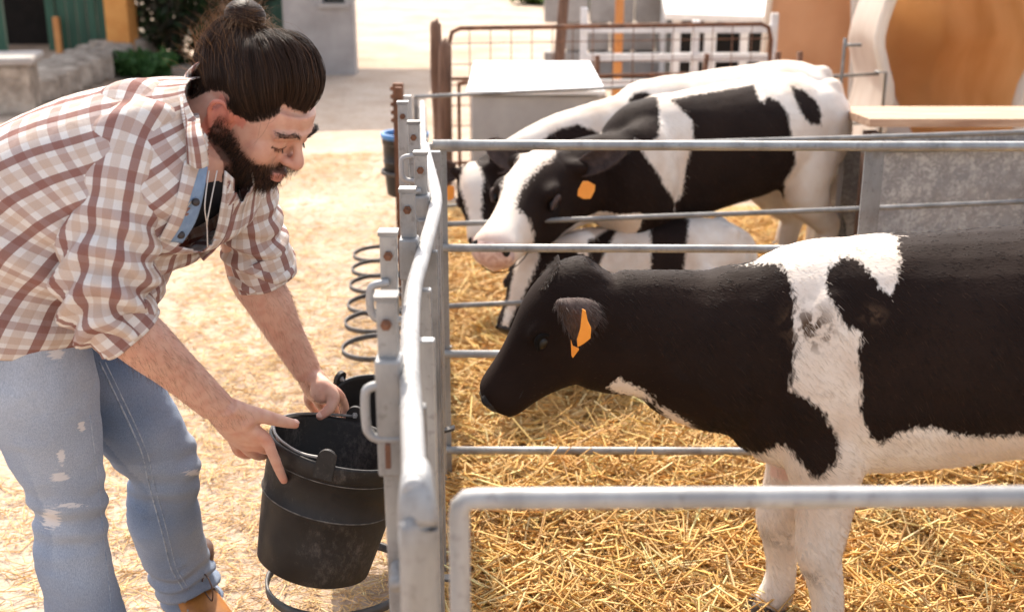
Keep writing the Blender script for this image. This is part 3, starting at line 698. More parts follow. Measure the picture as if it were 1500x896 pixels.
# pale slatted crates
Yc = 9.6
def crate(px0, px1, top, label, d):
    a_, b_ = PL(px0, top, d), PL(px1, top, d); t = empty('slatted_crate', (a_.x, d, 0), label, 'crate', 'pale crates behind the gates'); Wd = b_.x - a_.x
    mb = MB(); mb.box((a_.x + Wd / 2, d + .5, a_.z / 2), (Wd - .06, .8, a_.z - .06)); mb.build('shade_block', M['dark'], t, smooth=False)  # near-black block stands in for the shade inside the crate
    k = max(3, int(Wd / .26))
    for i in range(k + 1):
        x = a_.x + Wd * i / k; mb = MB(); mb.box((x, d, a_.z / 2), (.09 if i % 2 else .06, .05, a_.z)); mb.build('upright', M['white_paint'], t, smooth=False)
    for h in (.12, .55):
        mb = MB(); mb.box((a_.x + Wd / 2, d - .03, a_.z * h), (Wd, .02, .06)); mb.build('slat', M['white_paint'], t, smooth=False)
    mb = MB(); mb.add([(a_.x - .1, d - .12, a_.z + .0), (b_.x + .1, d - .12, a_.z - .03), (b_.x + .05, d + 1.0, a_.z + .22), (a_.x - .05, d + 1.0, a_.z + .26)], [(0, 1, 2, 3)])
    o = mb.build('roof', M['white_paint'], t, smooth=False); md = o.modifiers.new('s', 'SOLIDIFY'); md.thickness = .05
crate(992, 1142, 18, 'pale slatted crate with a sloping white roof behind the white gate', Yc)
crate(975, 1062, -12, 'taller pale crate standing behind the slatted one', Yc + 1.5)
q = PL(900, 40, 11.5); cw = empty('block_wall', (q.x, 11.5, 0), 'low wall of grey concrete blocks beyond the white gate', 'wall')
for r_ in range(3):
    for i in range(5):
        mb = MB(); mb.box((q.x - .45 + .42 * i + .2 * (r_ % 2), 11.5, .12 + .25 * r_), (.40, .2, .235)); mb.build('block', M['concrete'], cw, smooth=False, bevel=.012)

# ------------------------------------------------------------------ calf hutches
def hutch(name, label, prof, C, yaw, length, mouth_mat, back=.75):
    "prof: half outline (half width, height) from the ground to the crown"
    t = empty(name, C, label, 'calf hutch', None, yaw); pr = spl(np.array(prof + [(-w_, z_) for w_, z_ in prof[::-1][1:]]), 41)
    def shell(off, mname, mat, y0):
        vs = []; ny = 14; cen = np.array([0, .5])
        for j in range(ny):
            f = j / (ny - 1); k = 1 - (1 - back) * f ** 2.5; flare = 1 + .05 * math.exp(-f * 9)
            for w_, z_ in pr: vs.append((w_ * k * flare * (1 - off / .5), y0 + f * (length - 2 * off), max(z_ * (1 - (1 - k) * .6) * (1 - off / 1.2), 0)))
        n = len(pr); fs = [(j * n + i, j * n + i + 1, (j + 1) * n + i + 1, (j + 1) * n + i) for j in range(ny - 1) for i in range(n - 1)]
        vs.append((0, y0 + length - 2 * off + .10 * (1 - off * 8), .5)); fs += [((ny - 1) * n + i, (ny - 1) * n + i + 1, ny * n) for i in range(n - 1)]
        mb = MB(); mb.add(vs, fs); mb.build(mname, mat, t, O=(0, 0, 0))
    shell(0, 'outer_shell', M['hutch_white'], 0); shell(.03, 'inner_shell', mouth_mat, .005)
    mb = MB(); mb.path([(w_ * 1.035, 0, max(z_, 0) * 1.0) for w_, z_ in pr], .028, n=8); mb.build('rim', M['hutch_white'], t, O=(0, 0, 0))
    return t
q = PL(1402, 100, 5.75)
hutch('calf_hutch', 'white plastic hutch with its orange tinted mouth towards the pens', [(.38, 0), (.34, .35), (.285, .62), (.33, .80), (.355, .92), (.31, 1.12), (.21, 1.36), (.09, 1.46), (0, 1.48)], (q.x, 5.75, 0), R(-6), 1.5, M['hutch_tan'])
q = PL(1180, 100, 8.0)
hutch('calf_hutch', 'white plastic hutch standing sideways with a brown boarded mouth', [(.58, 0), (.57, .4), (.54, .8), (.47, 1.15), (.32, 1.45), (.14, 1.58), (0, 1.6)], (q.x, 8.0, 0), R(-74), 1.5, M['hutch_brown'], .9)
for i, (px, py, d) in enumerate(((1298, 66 + 40, 5.5), (1240, 66, 5.9))):
    q = PL(px, py, d); mb = MB()
    if i == 0: mb.path([(q.x, d, 0), (q.x, d, q.z), (q.x - .05, d, q.z + .002)], .007, n=8)
    else: mb.path([(q.x - .01, d, 0), (q.x - .01, d, q.z - .04), (q.x, d, q.z - .005), (q.x + .04, d, q.z), (q.x + .07, d, q.z)], .008, n=8, res=16)
    tag(mb.build('fence_hook', M['galv_dark']), ('thin upright rod at the end of the back panel', 'hooked rod standing against the sideways hutch')[i], 'rod')
for px, lb_ in ((1140, 'rusty stake at the edge of the brown hutch mouth beside the mesh gate'), (1172, 'rusty stake standing across the middle of the brown hutch mouth')):
    q = PL(px, 76, 6.4); mb = MB(); mb.path([(q.x, 6.4, 0), (q.x, 6.4, q.z)], .016, n=8); tag(mb.build('rusty_stake', M['rust']), lb_, 'stake', 'stakes by the sideways hutch')

# ------------------------------------------------------------------ barn, walls, planting on the left
DB = 12.2
bn = empty('barn', (PL(60, 100, DB).x, DB, 0), 'dark barn front with an open doorway, green door and orange pillar', 'barn')
def bx(name, px0, px1, d, z0, z1, mat, thick=.1, dy=0, par=None):
    xa, xb = PL(px0, 60, d).x, PL(px1, 60, d).x; mb = MB(); mb.box(((xa + xb) / 2, d + dy + thick / 2, (z0 + z1) / 2), (xb - xa, thick, z1 - z0)); return mb.build(name, mat, par or bn, smooth=False)
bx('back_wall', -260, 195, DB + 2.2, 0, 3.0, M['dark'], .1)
bx('side_wall', -260, -18, DB, 0, 3.0, M['plaster'], .2)
bx('pillar', 157, 190, DB - .25, 0, 3.1, M['orange_plaster'], .3)
bx('lintel', -260, 190, DB - .1, 2.35, 3.1, M['plaster'], .2)
xa, xb = PL(72, 60, DB).x, PL(160, 60, DB).x; dr = None
for i in range(6):
    x0_, x1_ = xa + (xb - xa) * i / 6, xa + (xb - xa) * (i + 1) / 6; mb = MB(); mb.box(((x0_ + x1_) / 2, DB + .02 - .03 * (i == 0), 1.22), (x1_ - x0_ - .012, .05, 2.1)); mb.build('door_plank', M['green_paint'], bn, smooth=False, bevel=.006)
bx('door_post', 80, 88, DB - .15, 0, .5, M['wood_orange'], .06)
bx('green_shutter', -14, 8, DB - .1, .1, 2.2, M['green_paint'], .06)
mb = MB(); rl = PL(60, -150, DB); mb.add([(PL(-260, 60, DB).x, DB - .5, 3.05), (PL(205, 60, DB).x, DB - .5, 3.05), (PL(205, 60, DB).x, DB + 2.6, 4.2), (PL(-260, 60, DB).x, DB + 2.6, 4.2)], [(0, 1, 2, 3)])
o = mb.build('roof', M['stone'], bn, smooth=False); md = o.modifiers.new('s', 'SOLIDIFY'); md.thickness = .1
q = PL(24, 92, DB - .4); mb = MB(); mb.lathe([(.001, 0), (.035, 0), (.045, .12), (.04, .12), (.03, .02), (.001, .02)], (q.x, DB - .4, .0), None, 20); tag(mb.build('red_bucket', M['red_plastic']), 'small red bucket in the dark barn doorway', 'bucket')
# stone ramp and wall before the barn
rw = empty('stone_kerb', (-4, 10.6, 0), 'rough stone kerb wall rising in front of the barn', 'stone wall')
for i in range(11):
    f = i / 10; px = 40 + 168 * f; d = 9.6 + 2.0 * f; q = PH(px, 150 - 62 * f, .0); hgt = .20 + .10 * f
    mb = MB(); mb.box((q.x, q.y, hgt / 2), (.44, .34, hgt), Matrix.Rotation(R(50) + .05 * math.sin(i * 3.), 3, 'Z')); mb.build('stone', M['stone'], rw, smooth=False, bevel=.03)
q = PH(8, 165, 0); sb = empty('stone_step', q, 'mossy stone block at the corner of the barn yard', 'stone step')
mb = MB(); mb.box((q.x - .05, q.y + .1, .17), (.50, .5, .40), Matrix.Rotation(.2, 3, 'Z')); mb.build('block', M['stone'], sb, smooth=False, bevel=.04)
mb = MB(); mb.box((q.x - .03, q.y + .1, .40), (.56, .56, .06), Matrix.Rotation(.2, 3, 'Z')); mb.build('slab', M['concrete'], sb, smooth=False, bevel=.02)
# grey wall with window
gw = empty('outbuilding', (PL(475, 108, 11.6).x, 11.6, 0), 'grey rendered outbuilding corner with a small window', 'building')
xa, xb = PL(432, 60, 11.6).x, PL(519, 60, 11.6).x; wx0, wx1 = PL(472, 5, 11.6).x, PL(505, 5, 11.6).x; wz = hz(480, 6, 11.6)
for (x0_, x1_, z0, z1) in ((xa, wx0, 0, 3.0), (wx1, xb, 0, 3.0), (wx0, wx1, 0, wz), (wx0, wx1, wz + .8, 3.0)):
    mb = MB(); mb.box(((x0_ + x1_) / 2, 11.7, (z0 + z1) / 2), (x1_ - x0_, .2, z1 - z0)); mb.build('wall', M['plaster'], gw, smooth=False)
mb = MB(); mb.box(((wx0 + wx1) / 2, 11.74, wz + .4), (wx1 - wx0, .02, .8)); wi = mb.build('window', M['window'], gw, smooth=False)
mb = MB(); mb.box(((wx0 + wx1) / 2, 11.59, wz - .015), (wx1 - wx0 + .08, .06, .04)); mb.build('sill', M['concrete'], wi, smooth=False)
mb = MB(); mb.box((xa - .05, 13.1, 1.5), (.1, 3.0, 3.0)); mb.build('side_wall', M['plaster'], gw, smooth=False)
mb = MB(); mb.box(((xa + xb) / 2, 13.0, 3.08), (xb - xa + .5, 3.4, .12)); mb.build('roof', M['concrete'], gw, smooth=False)
mb = MB(); q = PL(405, 50, 13.0); mb.box((q.x, 13.0, 1.4), (.42, .06, 2.8)); mb.build('green_door', M['green_paint'], gw, smooth=False)
mb = MB(); q = PL(437, 50, 12.6); mb.box((PL(436, 50, 11.9).x, 12.0, 1.4), (.07, .06, 2.8)); mb.build('door_frame', M['white_paint'], gw, smooth=False)
# leafy hedge between the barn and the outbuilding, each shrub on its own stem
def shrub(name, label, C, rx, ry, rz, n, leaf, cols, group=None):
    t = empty(name, C, label, 'shrub', group); p = RNG.normal(0, 1, (n, 3)); p /= np.linalg.norm(p, axis=1)[:, None]; p *= (RNG.random((n, 1)) ** .45)
    p *= 1 + .5 * (fbm(p * 3 + C[0], 2)[:, None] - .4); c = p * np.array([rx, ry, rz]) + np.array([0, 0, rz * .95]); c[:, 2] = np.maximum(c[:, 2], .02)
    a_ = RNG.normal(0, 1, (n, 3)); a_ /= np.linalg.norm(a_, axis=1)[:, None]; b_ = np.cross(a_, RNG.normal(0, 1, (n, 3))); b_ /= np.linalg.norm(b_, axis=1)[:, None]
    s_ = leaf * (.6 + .8 * RNG.random((n, 1))); v = np.stack([c - a_ * s_, c + b_ * s_ * .5, c + a_ * s_, c - b_ * s_ * .5], axis=1).reshape(-1, 3)
    me = npmesh('crown', v, np.arange(n * 4).reshape(-1, 4)); cc = np.array(cols)[RNG.integers(0, len(cols), n)] * (.6 + .7 * RNG.random((n, 1))); vcol(me, 'col', np.repeat(cc, 4, axis=0))
    o = link('crown', me, M['leaf'], t, False); mb = MB()
    for k in range(5): mb.path([(0, 0, -.05), (RNG.normal(0, .1), RNG.normal(0, .1), rz * .6), (RNG.normal(0, rx * .4), RNG.normal(0, ry * .4), rz * 1.4)], [.03, .02, .008], n=7, res=8)
    mb.build('stem', M['wood_dark'], t, O=(0, 0, 0)); return t
q = PH(245, 100, 0); shrub('hedge_shrub', 'dark overgrown shrub between the barn pillar and the outbuilding', (q.x, 12.6, 0), .62, .6, 1.35, 9000, .05, [(.03, .045, .018), (.05, .04, .022), (.06, .05, .03), (.03, .07, .02)])
q = PH(320, 95, 0); shrub('hedge_shrub', 'brownish shrub growing against the outbuilding door', (q.x, 13.0, 0), .55, .5, 1.2, 7000, .05, [(.04, .045, .02), (.07, .055, .035), (.03, .06, .02)])
q = PH(212, 96, 0); shrub('low_plant', 'low bright green plant at the foot of the dark shrub', (q.x + .25, 11.5, 0), .30, .22, .12, 260, .09, [(.05, .12, .03), (.07, .15, .04)])
for i, (px, py, r_) in enumerate(((800, 6, .9), (838, 14, .7), (775, -4, 1.0))):
    q = PH(px, py, 0); shrub('roadside_bush', ('bright green bush on the far road verge', 'lower green bush beside the slanted pole', 'faraway green bush on the road bend')[i], (q.x, q.y, 0), r_ * .7, .5, .22 * r_, 2600, .06, [(.10, .17, .03), (.14, .20, .05), (.07, .13, .03)])
q = PH(1215, 0, 0); shrub('roadside_bush', 'green bush showing above the crate roof by the hutch', (PL(1218, 0, 14).x, 14, 0), .6, .5, .55, 2600, .07, [(.10, .18, .03), (.13, .22, .05)])
# ------------------------------------------------------------------ calves
TR = [  # x, top, bottom, half width of the trunk (withers height about .9)
    (-.585, .82, .70, .05), (-.55, .875, .60, .105), (-.48, .915, .53, .155), (-.36, .935, .515, .185), (-.20, .925, .490, .195), (-.03, .915, .465, .205),
    (.14, .905, .440, .195), (.28, .900, .425, .170), (.38, .89, .425, .150), (.47, .865, .45, .120), (.54, .81, .51, .085), (.575, .73, .57, .04)]
HD = [  # t, half width, top, bottom of the head sections (head length 1)
    (-.16, .14, -.02, -.30), (-.08, .19, .06, -.42), (.03, .225, .115, -.52), (.14, .25, .14, -.58), (.26, .262, .140, -.60), (.38, .240, .120, -.58), (.50, .205, .09, -.52), (.62, .180, .065, -.44),
    (.74, .168, .050, -.37), (.86, .170, .045, -.325), (.94, .163, .030, -.30), (.985, .140, -.01, -.26), (1.01, .085, -.07, -.19)]
def px_of(wc):
    "photo pixel of world points"
    dx, dy, dz = wc[:, 0], wc[:, 1], CAMH - wc[:, 2]; z = dy * cT + dz * sT; yc = dz * cT - dy * sT
    return 750 + FPX * dx / z, 448 + FPX * yc / z, z
def calf(label, C, yaw, sc, poll, muzzle, hup, L, neckpts, coatf, group='calves in the pens', lying=False, nose='nose_black', ear_spec=(), fur=0, furlen=.016, vox=.009, eye_t=.40, eye_z=-.05, near=1, ear_at=(-.02, .01), tags=True, pinkf=None, dirtf=None, hw=1.0, legs=None, xs=1.0, jaw=1.0):
    C = Vector(C); t = empty('calf', C, label, 'calf', group, yaw); t.scale = (sc, sc, sc)
    Mw = Matrix.Translation(C) @ Matrix.Rotation(yaw, 4, 'Z') @ Matrix.Scale(sc, 4); Mi = Mw.inverted()
    def loc(p): return Mi @ Vector(p)
    po, mu = loc(poll), loc(muzzle); e1 = (mu - po).normalized(); e3 = (Mi.to_3x3() @ Vector(hup)); e3 = (e3 - e1 * e3.dot(e1)).normalized(); e2 = e3.cross(e1)
    L = L / sc
    mb = MB(); dz = -.30 if lying else 0.
    tr = spl(np.array(TR), 30); tr[:, 0] *= xs; c = np.column_stack([tr[:, 0], tr[:, 0] * 0, (tr[:, 1] + tr[:, 2]) / 2 + dz]); a = np.zeros((30, 3)); a[:, 1] = np.maximum(tr[:, 3], .01); b = np.zeros((30, 3)); b[:, 2] = (tr[:, 1] - tr[:, 2]) / 2
    mb.loft(c, a, b, 28, 2.15)
    # shoulder blades, hips, ribs of muscle
    for s in (-1, 1):
        mb.ell((.36, s * .105, .66 + dz), (.11, .055, .17)); mb.ell((-.42, s * .11, .72 + dz), (.14, .075, .17)); mb.ell((-.47, s * .085, .87 + dz), (.05, .045, .05))
        if not lying:
            f = (legs or {}).get(('f', s), (0, 0)); h = (legs or {}).get(('h', s), (0, 0))
            y = s * (.092 if not legs else .078)
            mb.path([(.36, y, .66), (.355, y * 1.08, .52), (.36 + f[0] * .3, y, .42), (.372 + f[0] * .65, y, .335), (.385 + f[0] * .9, y, .275), (.375 + f[0], y, .225), (.365 + f[0] * 1.1, y, .15), (.37 + f[0] * 1.2, y, .095), (.385 + f[0] * 1.25, y, .06)],
                    [.060, .066, .054, .046, .044, .036, .031, .035, .032], [.095, .092, .066, .053, .046, .038, .032, .036, .036], n=16, up=(1, 0, 0), res=26)
            y = s * .105
            mb.path([(-.40, y * .9, .74), (-.36, y * 1.05, .60), (-.36 + h[0] * .2, y * 1.08, .50), (-.44 + h[0] * .5, y, .40), (-.505 + h[0] * .8, y * .95, .345), (-.49 + h[0], y * .95, .26), (-.475 + h[0], y * .95, .16), (-.465 + h[0], y * .95, .095), (-.45 + h[0], y * .95, .06)],
                    [.08, .085, .075, .052, .043, .036, .032, .036, .034], [.14, .13, .105, .064, .050, .040, .034, .038, .036], n=16, up=(1, 0, 0), res=26)
        else:
            y = s * .15
            mb.path([(.34, y * .8, .28), (.30, y * 1.1, .13), (.36, y * 1.05, .07), (.50, y, .06), (.46, y * .8, .045), (.36, y * .75, .04)], [.07, .065, .05, .042, .035, .03], n=14, res=24)
            mb.path([(-.38, y * .9, .38), (-.22, y * 1.3, .22), (-.10, y * 1.5, .10), (-.26, y * 1.55, .05), (-.14, y * 1.6, .035)], [.12, .10, .06, .045, .03], n=14, res=24)
    # neck
    npz = [(p_, ra, rb) for p_, ra, rb in neckpts]
    pts = [(.30, 0, .68 + dz)] + [tuple(loc(p_)) for p_, _, _ in npz] + [tuple(po + e1 * L * .17 - e3 * L * .21)]
    ra = [.13] + [r / sc for _, r, _ in npz] + [.21 * L]; rb = [.19] + [r / sc for _, _, r in npz] + [.30 * L]
    mb.path(pts, ra, rb, n=24, up=(0, 0, 1), res=26)
    # head
    h = np.array(HD); h[:, 1] *= hw; h[:, 3] *= jaw; h = spl(h, 34); o3 = np.array(po)[None, :]; E1, E2, E3 = (np.array(x)[None, :] for x in (e1, e2, e3))
    c = o3 + E1 * (h[:, :1] * L) + E3 * ((h[:, 2:3] + h[:, 3:4]) / 2 * L); mb.loft(c, E2 * np.maximum(h[:, 1:2], .02) * L, E3 * ((h[:, 2:3] - h[:, 3:4]) / 2 * L), 26, 2.3)
    def hp(tt, yy, zz): return po + (e1 * tt + e2 * yy + e3 * zz) * L
    rot = Matrix((e1, e2, e3)).transposed()
    for s in (-1, 1):
        mb.ell(hp(eye_t - .03, s * .190, eye_z + .068), (.095 * L, .05 * L, .05 * L), rot); mb.ell(hp(eye_t + .03, s * .19, eye_z - .075), (.09 * L, .045 * L, .035 * L), rot)
        mb.ell(hp(.10, s * .15, -.36 * jaw), (.16 * L, .07 * L, .13 * L), rot); mb.ell(hp(.90, s * .10, -.06), (.075 * L, .06 * L, .06 * L), rot)
        mb.path([hp(ear_at[0] + .02, s * .15, ear_at[1]), hp(ear_at[0], s * .24, ear_at[1]), hp(ear_at[0] - .01, s * .30, ear_at[1])], [.075 * L, .065 * L, .045 * L], n=12)
    mb.ell(hp(.92, 0, -.25 * jaw), (.10 * L, .10 * L, .035 * L), rot)
    mb.path([po - e1 * L * .02 - e3 * L * .03, po + e1 * L * .05 - e3 * L * .20, Vector(pts[-2])], [.17 * L, .26 * L, ra[-2] * .98], [.13 * L, .27 * L, rb[-2] * .98], n=18, res=10)
    nl = Vector(pts[-2]) + Vector((0, 0, rb[-2] * .30)); mb.path([po + e1 * L * .10 - e3 * L * .10, (po - e3 * L * .08).lerp(nl, .5), nl], [.19 * L, .22 * L, ra[-2] * .8], [.17 * L, .19 * L, rb[-2] * .66], n=16, res=10)
    # tail
    mb.path([(-.54, 0, .85 + dz), (-.60, .01, .80 + dz), (-.625, .015, .66 + dz), (-.62, .02, .48 + dz), (-.61, .03, max(.34 + dz, .1))], [.035, .026, .02, .017, .02], n=10, res=18)
    me = remesh(mb, vox / sc, 7); co = vco(me)
    Mn = np.array(Mw); wc = co @ Mn[:3, :3].T + Mn[:3, 3]
    rel = co - np.array(po)[None, :]; hc = np.column_stack([rel @ np.array(e1), rel @ np.array(e2), rel @ np.array(e3)]) / L
    # loose skin folds of the neck and shoulder, soft muscle relief
    fo = np.clip(1 - np.abs(co[:, 0] - .62) / .24, 0, 1) * np.clip((co[:, 2] - (.48 + dz)) / .1, 0, 1) * np.clip((.80 + dz - co[:, 2]) / .12, 0, 1) * (hc[:, 0] < .05)
    rel_ = (fbm(co * np.array([7, 7, 7]) + 3.1, 3) - .45) * .016 + fo * .0034 * np.sin(co[:, 0] * 85 + 14 * (co[:, 2] - .6) ** 2 * 6 + 1.5 * np.sin(co[:, 2] * 14))
    nrm = vno(me); me.vertices.foreach_set('co', (co + nrm * (rel_ * (hc[:, 0] < .1))[:, None]).astype(np.float32).ravel()); me.update()
    nz = (fbm(wc * 9, 3) - .45) * .05
    cm = co.copy(); cm[:, 1] = np.abs(cm[:, 1]) * near; wm = cm @ Mn[:3, :3].T + Mn[:3, 3]; pxx, pyy, pzz = px_of(wm); pj = (pxx, pyy, FPX / pzz)
    coat = coatf(wc, hc, co, pj) + nz * .25; pink = np.zeros(len(co)) if pinkf is None else pinkf(wc, hc, co); dirt = np.zeros(len(co)) if dirtf is None else dirtf(wc, hc, co)
    # per-vertex masks for black patches, pink skin and dirt
    vflt(me, 'coat', coat); vflt(me, 'pink', np.clip(pink, 0, 1)); vflt(me, 'dirt', np.clip(dirt, 0, 1))
    body = link('body', me, M['coat'], t)
    # hooves
    if not lying:
        for s in (-1, 1):
            for kx, y, key in ((.40, .092 if not legs else .078, 'f'), (-.44, .105 * .95, 'h')):
                dx = (legs or {}).get((key, s), (0, 0))[0] * (1.25 if key == 'f' else 1); mb = MB(); c0 = V(kx + dx, s * y, 0)
                for q in (-1, 1): mb.path([c0 + V(.012, q * .019, .002), c0 + V(0, q * .018, .035), c0 + V(-.008, q * .015, .07)], [.021, .019, .016], [.042, .036, .03], n=12, up=(1, 0, 0))
                mb.build('hoof', M['hoof'], t, O=(0, 0, 0))
    # tail switch
    n = 500; ba = np.array([-.612, .03, max(.36 + dz, .1)]); r_ = ba + RNG.normal(0, .012, (n, 3)); d_ = np.column_stack([RNG.normal(0, .12, n), RNG.normal(0, .12, n), -np.ones(n)])
    strands('tail_switch', r_, d_, .10 + .10 * RNG.random(n), .0007, np.tile((.03, .022, .018), (n, 1)), t, M['fur'])
    # eyes, nostrils
    for s in (-1, 1):
        mb = MB(); mb.ell(hp(eye_t + .015, s * .208, eye_z), (.052 * L, .026 * L, .040 * L), rot, 18, 12); ey = mb.build('eye', M['eye'], t, O=(0, 0, 0))
        mb = MB(); mb.path([hp(eye_t - .055, s * .222, eye_z - .01), hp(eye_t - .02, s * .234, eye_z + .036), hp(eye_t + .03, s * .234, eye_z + .038), hp(eye_t + .075, s * .218, eye_z - .008)], [.010 * L, .018 * L, .018 * L, .010 * L], n=10, res=16); mb.build('eyelid', M['lid'] if fur > 100000 else M['ear'], ey, O=(0, 0, 0))
        mb = MB(); mb.ell(hp(.965, s * .105, -.055), (.045 * L, .030 * L, .045 * L), rot @ Matrix.Rotation(s * .5, 3, 'Z')); mb.build('nostril', M['dark'], t, O=(0, 0, 0))
    mb = MB(); mb.loft([hp(.945, 0, -.10), hp(.99, 0, -.105), hp(1.015, 0, -.11), hp(1.022, 0, -.115)], [np.array(e2) * L * k for k in (.150, .137, .10, .03)], [np.array(e3) * L * k for k in (.115, .10, .065, .02)], 22)
    mb.build('muzzle', M[nose], t, O=(0, 0, 0))
    mb = MB(); mb.path([hp(.99, 0, -.235), hp(.95, .10, -.225), hp(.84, .152, -.205), hp(.72, .158, -.185)], (.008 if nose == 'nose_black' else .004) * L, n=8, res=16); mb.path([hp(.99, 0, -.235), hp(.95, -.10, -.225), hp(.84, -.152, -.205), hp(.72, -.158, -.185)], (.008 if nose == 'nose_black' else .004) * L, n=8, res=16); mb.build('mouth_line', M['dark'], t, O=(0, 0, 0))
    # ears: cupped leaf shapes; spec = (side, direction towards the tip, facing of the cup, length, width, tag or None)
    for (s, dv, fv, el, ew, tg) in ear_spec:
        if callable(dv):
            vs, fs = dv(loc); mb = MB(); mb.add(vs, fs); d = Vector((-.3, .6, -.7))
        else:
            d = (Mi.to_3x3() @ Vector(dv)).normalized(); f = Mi.to_3x3() @ Vector(fv); f = (f - d * f.dot(d)).normalized(); q = d.cross(f); base = hp(ear_at[0], s * .25, ear_at[1]); el_, ew_ = el / sc, ew / sc
            nu, nv = 15, 11; vs = []
            for i in range(nu):
                u = i / (nu - 1); hwid = ew_ / 2 * (math.sin(math.pi * min(1, u * .82 + .16)) ** .75) * (1 - max(0, u - .80) * 3.2) + .002
                for j in range(nv):
                    x = j / (nv - 1) * 2 - 1; cup = (.46 * x * x - .30) * hwid * (1.25 - .5 * u)
                    vs.append(base + d * (el_ * (u - .06) * (1 - .02 * x * x)) + q * (x * hwid) + f * (cup - .012 * math.sin(u * 2.6)))
            fs = [(i * nv + j, i * nv + j + 1, (i + 1) * nv + j + 1, (i + 1) * nv + j) for i in range(nu - 1) for j in range(nv - 1)]
        mb = MB(); mb.add(vs, fs); eme = mb.mesh('ear'); z0 = np.zeros(len(vs)); vflt(eme, 'coat', z0 + .05); vflt(eme, 'pink', z0); vflt(eme, 'dirt', z0)
        eo = link('ear', eme, M['ear'], t); md = eo.modifiers.new('s', 'SOLIDIFY'); md.thickness = .006 / sc; md.offset = 0; md = eo.modifiers.new('u', 'SUBSURF'); md.levels = 1; md.render_levels = 1
        if fur:
            pp, nn, ti, bw = tri_sample(eme, 900); k = RNG.random(900) < .5; nn[k] *= -1; dd = nn * .35 + np.array(d)[None, :] * .9 + RNG.normal(0, .25, (900, 3)); strands('ear_fur', pp + nn * .003, dd, .008 + .008 * RNG.random(900), .00035, np.array([.06, .042, .036]) * (.4 + 1.2 * RNG.random((900, 1))), eo, M['fur'])
        if tg:
            for side, pl in tg:
                po_ = [loc(x) for x in pl]; n_ = (po_[1] - po_[0]).cross(po_[2] - po_[0]).normalized() * (.0022 / sc); m = len(po_); mb = MB(); mb.add([x - n_ for x in po_] + [x + n_ for x in po_], [tuple(range(m)), tuple(range(2 * m - 1, m - 1, -1))] + [(i, m + i, m + (i + 1) % m, (i + 1) % m) for i in range(m)])
                mb.build('ear_tag', M['tag'], eo, smooth=False, O=(0, 0, 0), bevel=.001)
    # curly tuft on the poll
    if fur > 100000:
        n = 450; npt = 7; b0 = np.array([tuple(hp(-.05 + .20 * RNG.random(), RNG.normal(0, .07), .095)) for _ in range(n)]); ps = np.zeros((n, npt, 3)); ph = RNG.random(n) * 6.28; dr = RNG.normal(0, .5, (n, 3)) + np.array(e3) + .3 * np.array(e1); dr /= np.linalg.norm(dr, axis=1)[:, None]
        for k in range(npt):
            q_ = k / (npt - 1); ps[:, k] = b0 + dr * (.008 * q_) + np.array(e2)[None, :] * (.004 * np.sin(ph + q_ * 7))[:, None] + np.array(e1)[None, :] * (.004 * np.cos(ph + q_ * 7))[:, None]
        cc = np.array([.06, .04, .03]) * (.2 + 1.3 * RNG.random((n, 1))); strand_pts('poll_tuft', ps, .0005, cc, t, M['fur'])
    # fur
    if fur:
        pp, nn, ti, bw = tri_sample(me, fur); cv = (coat[ti] * bw).sum(axis=1) + (fbm(pp * 45, 2) - .4) * .03; pk = (pink[ti] * bw).sum(axis=1)
        hcp = pp - np.array(po)[None, :]; ht_ = (hcp @ np.array(e1)) / L; onhead = (ht_ > .0) & (np.linalg.norm(hcp, axis=1) < 1.3 * L)
        bw_ = np.tile(np.array([-.75, 0, -.62]), (fur, 1)); bw_[onhead] = -np.array(e1) * .9 + np.array([0, 0, -.1])
        bw_ += .5 * (np.column_stack([vnoise(pp * 6), vnoise(pp * 6 + 31), vnoise(pp * 6 + 57)]) - .5)
        dd = bw_ - nn * (bw_ * nn).sum(axis=1)[:, None]; dd /= np.linalg.norm(dd, axis=1)[:, None] + 1e-6; dd = dd * .95 + nn * .24 + RNG.normal(0, .11, (fur, 3))
        ln = furlen * (.55 + .8 * RNG.random(fur)) / sc; ln[onhead] *= .5
        blk = np.array([.012, .0065, .005]) * (.5 + 1.3 * RNG.random((fur, 1))); wht = np.array([.74, .64, .54]) * (.78 + .3 * RNG.random((fur, 1))); wht = wht * (1 - .5 * pk[:, None]) + .5 * pk[:, None] * np.array([.62, .33, .25])
        bel = np.clip((.50 - pp[:, 2]) / .08, 0, 1) * (np.abs(pp[:, 0]) < .33) * .45; wht = wht * (1 - bel[:, None]) + bel[:, None] * np.array([.56, .36, .21])  # white belly fur turns tan towards the bottom
        brown = RNG.random(fur) < .16; blk[brown] = np.array([.055, .028, .016]) * (.4 + RNG.random((brown.sum(), 1)))
        cols = np.where((cv > 0)[:, None], blk, wht); keep = (ht_ < .82) | ~onhead
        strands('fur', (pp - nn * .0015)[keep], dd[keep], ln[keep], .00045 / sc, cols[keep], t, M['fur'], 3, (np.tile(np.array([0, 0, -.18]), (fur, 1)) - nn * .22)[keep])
    return t

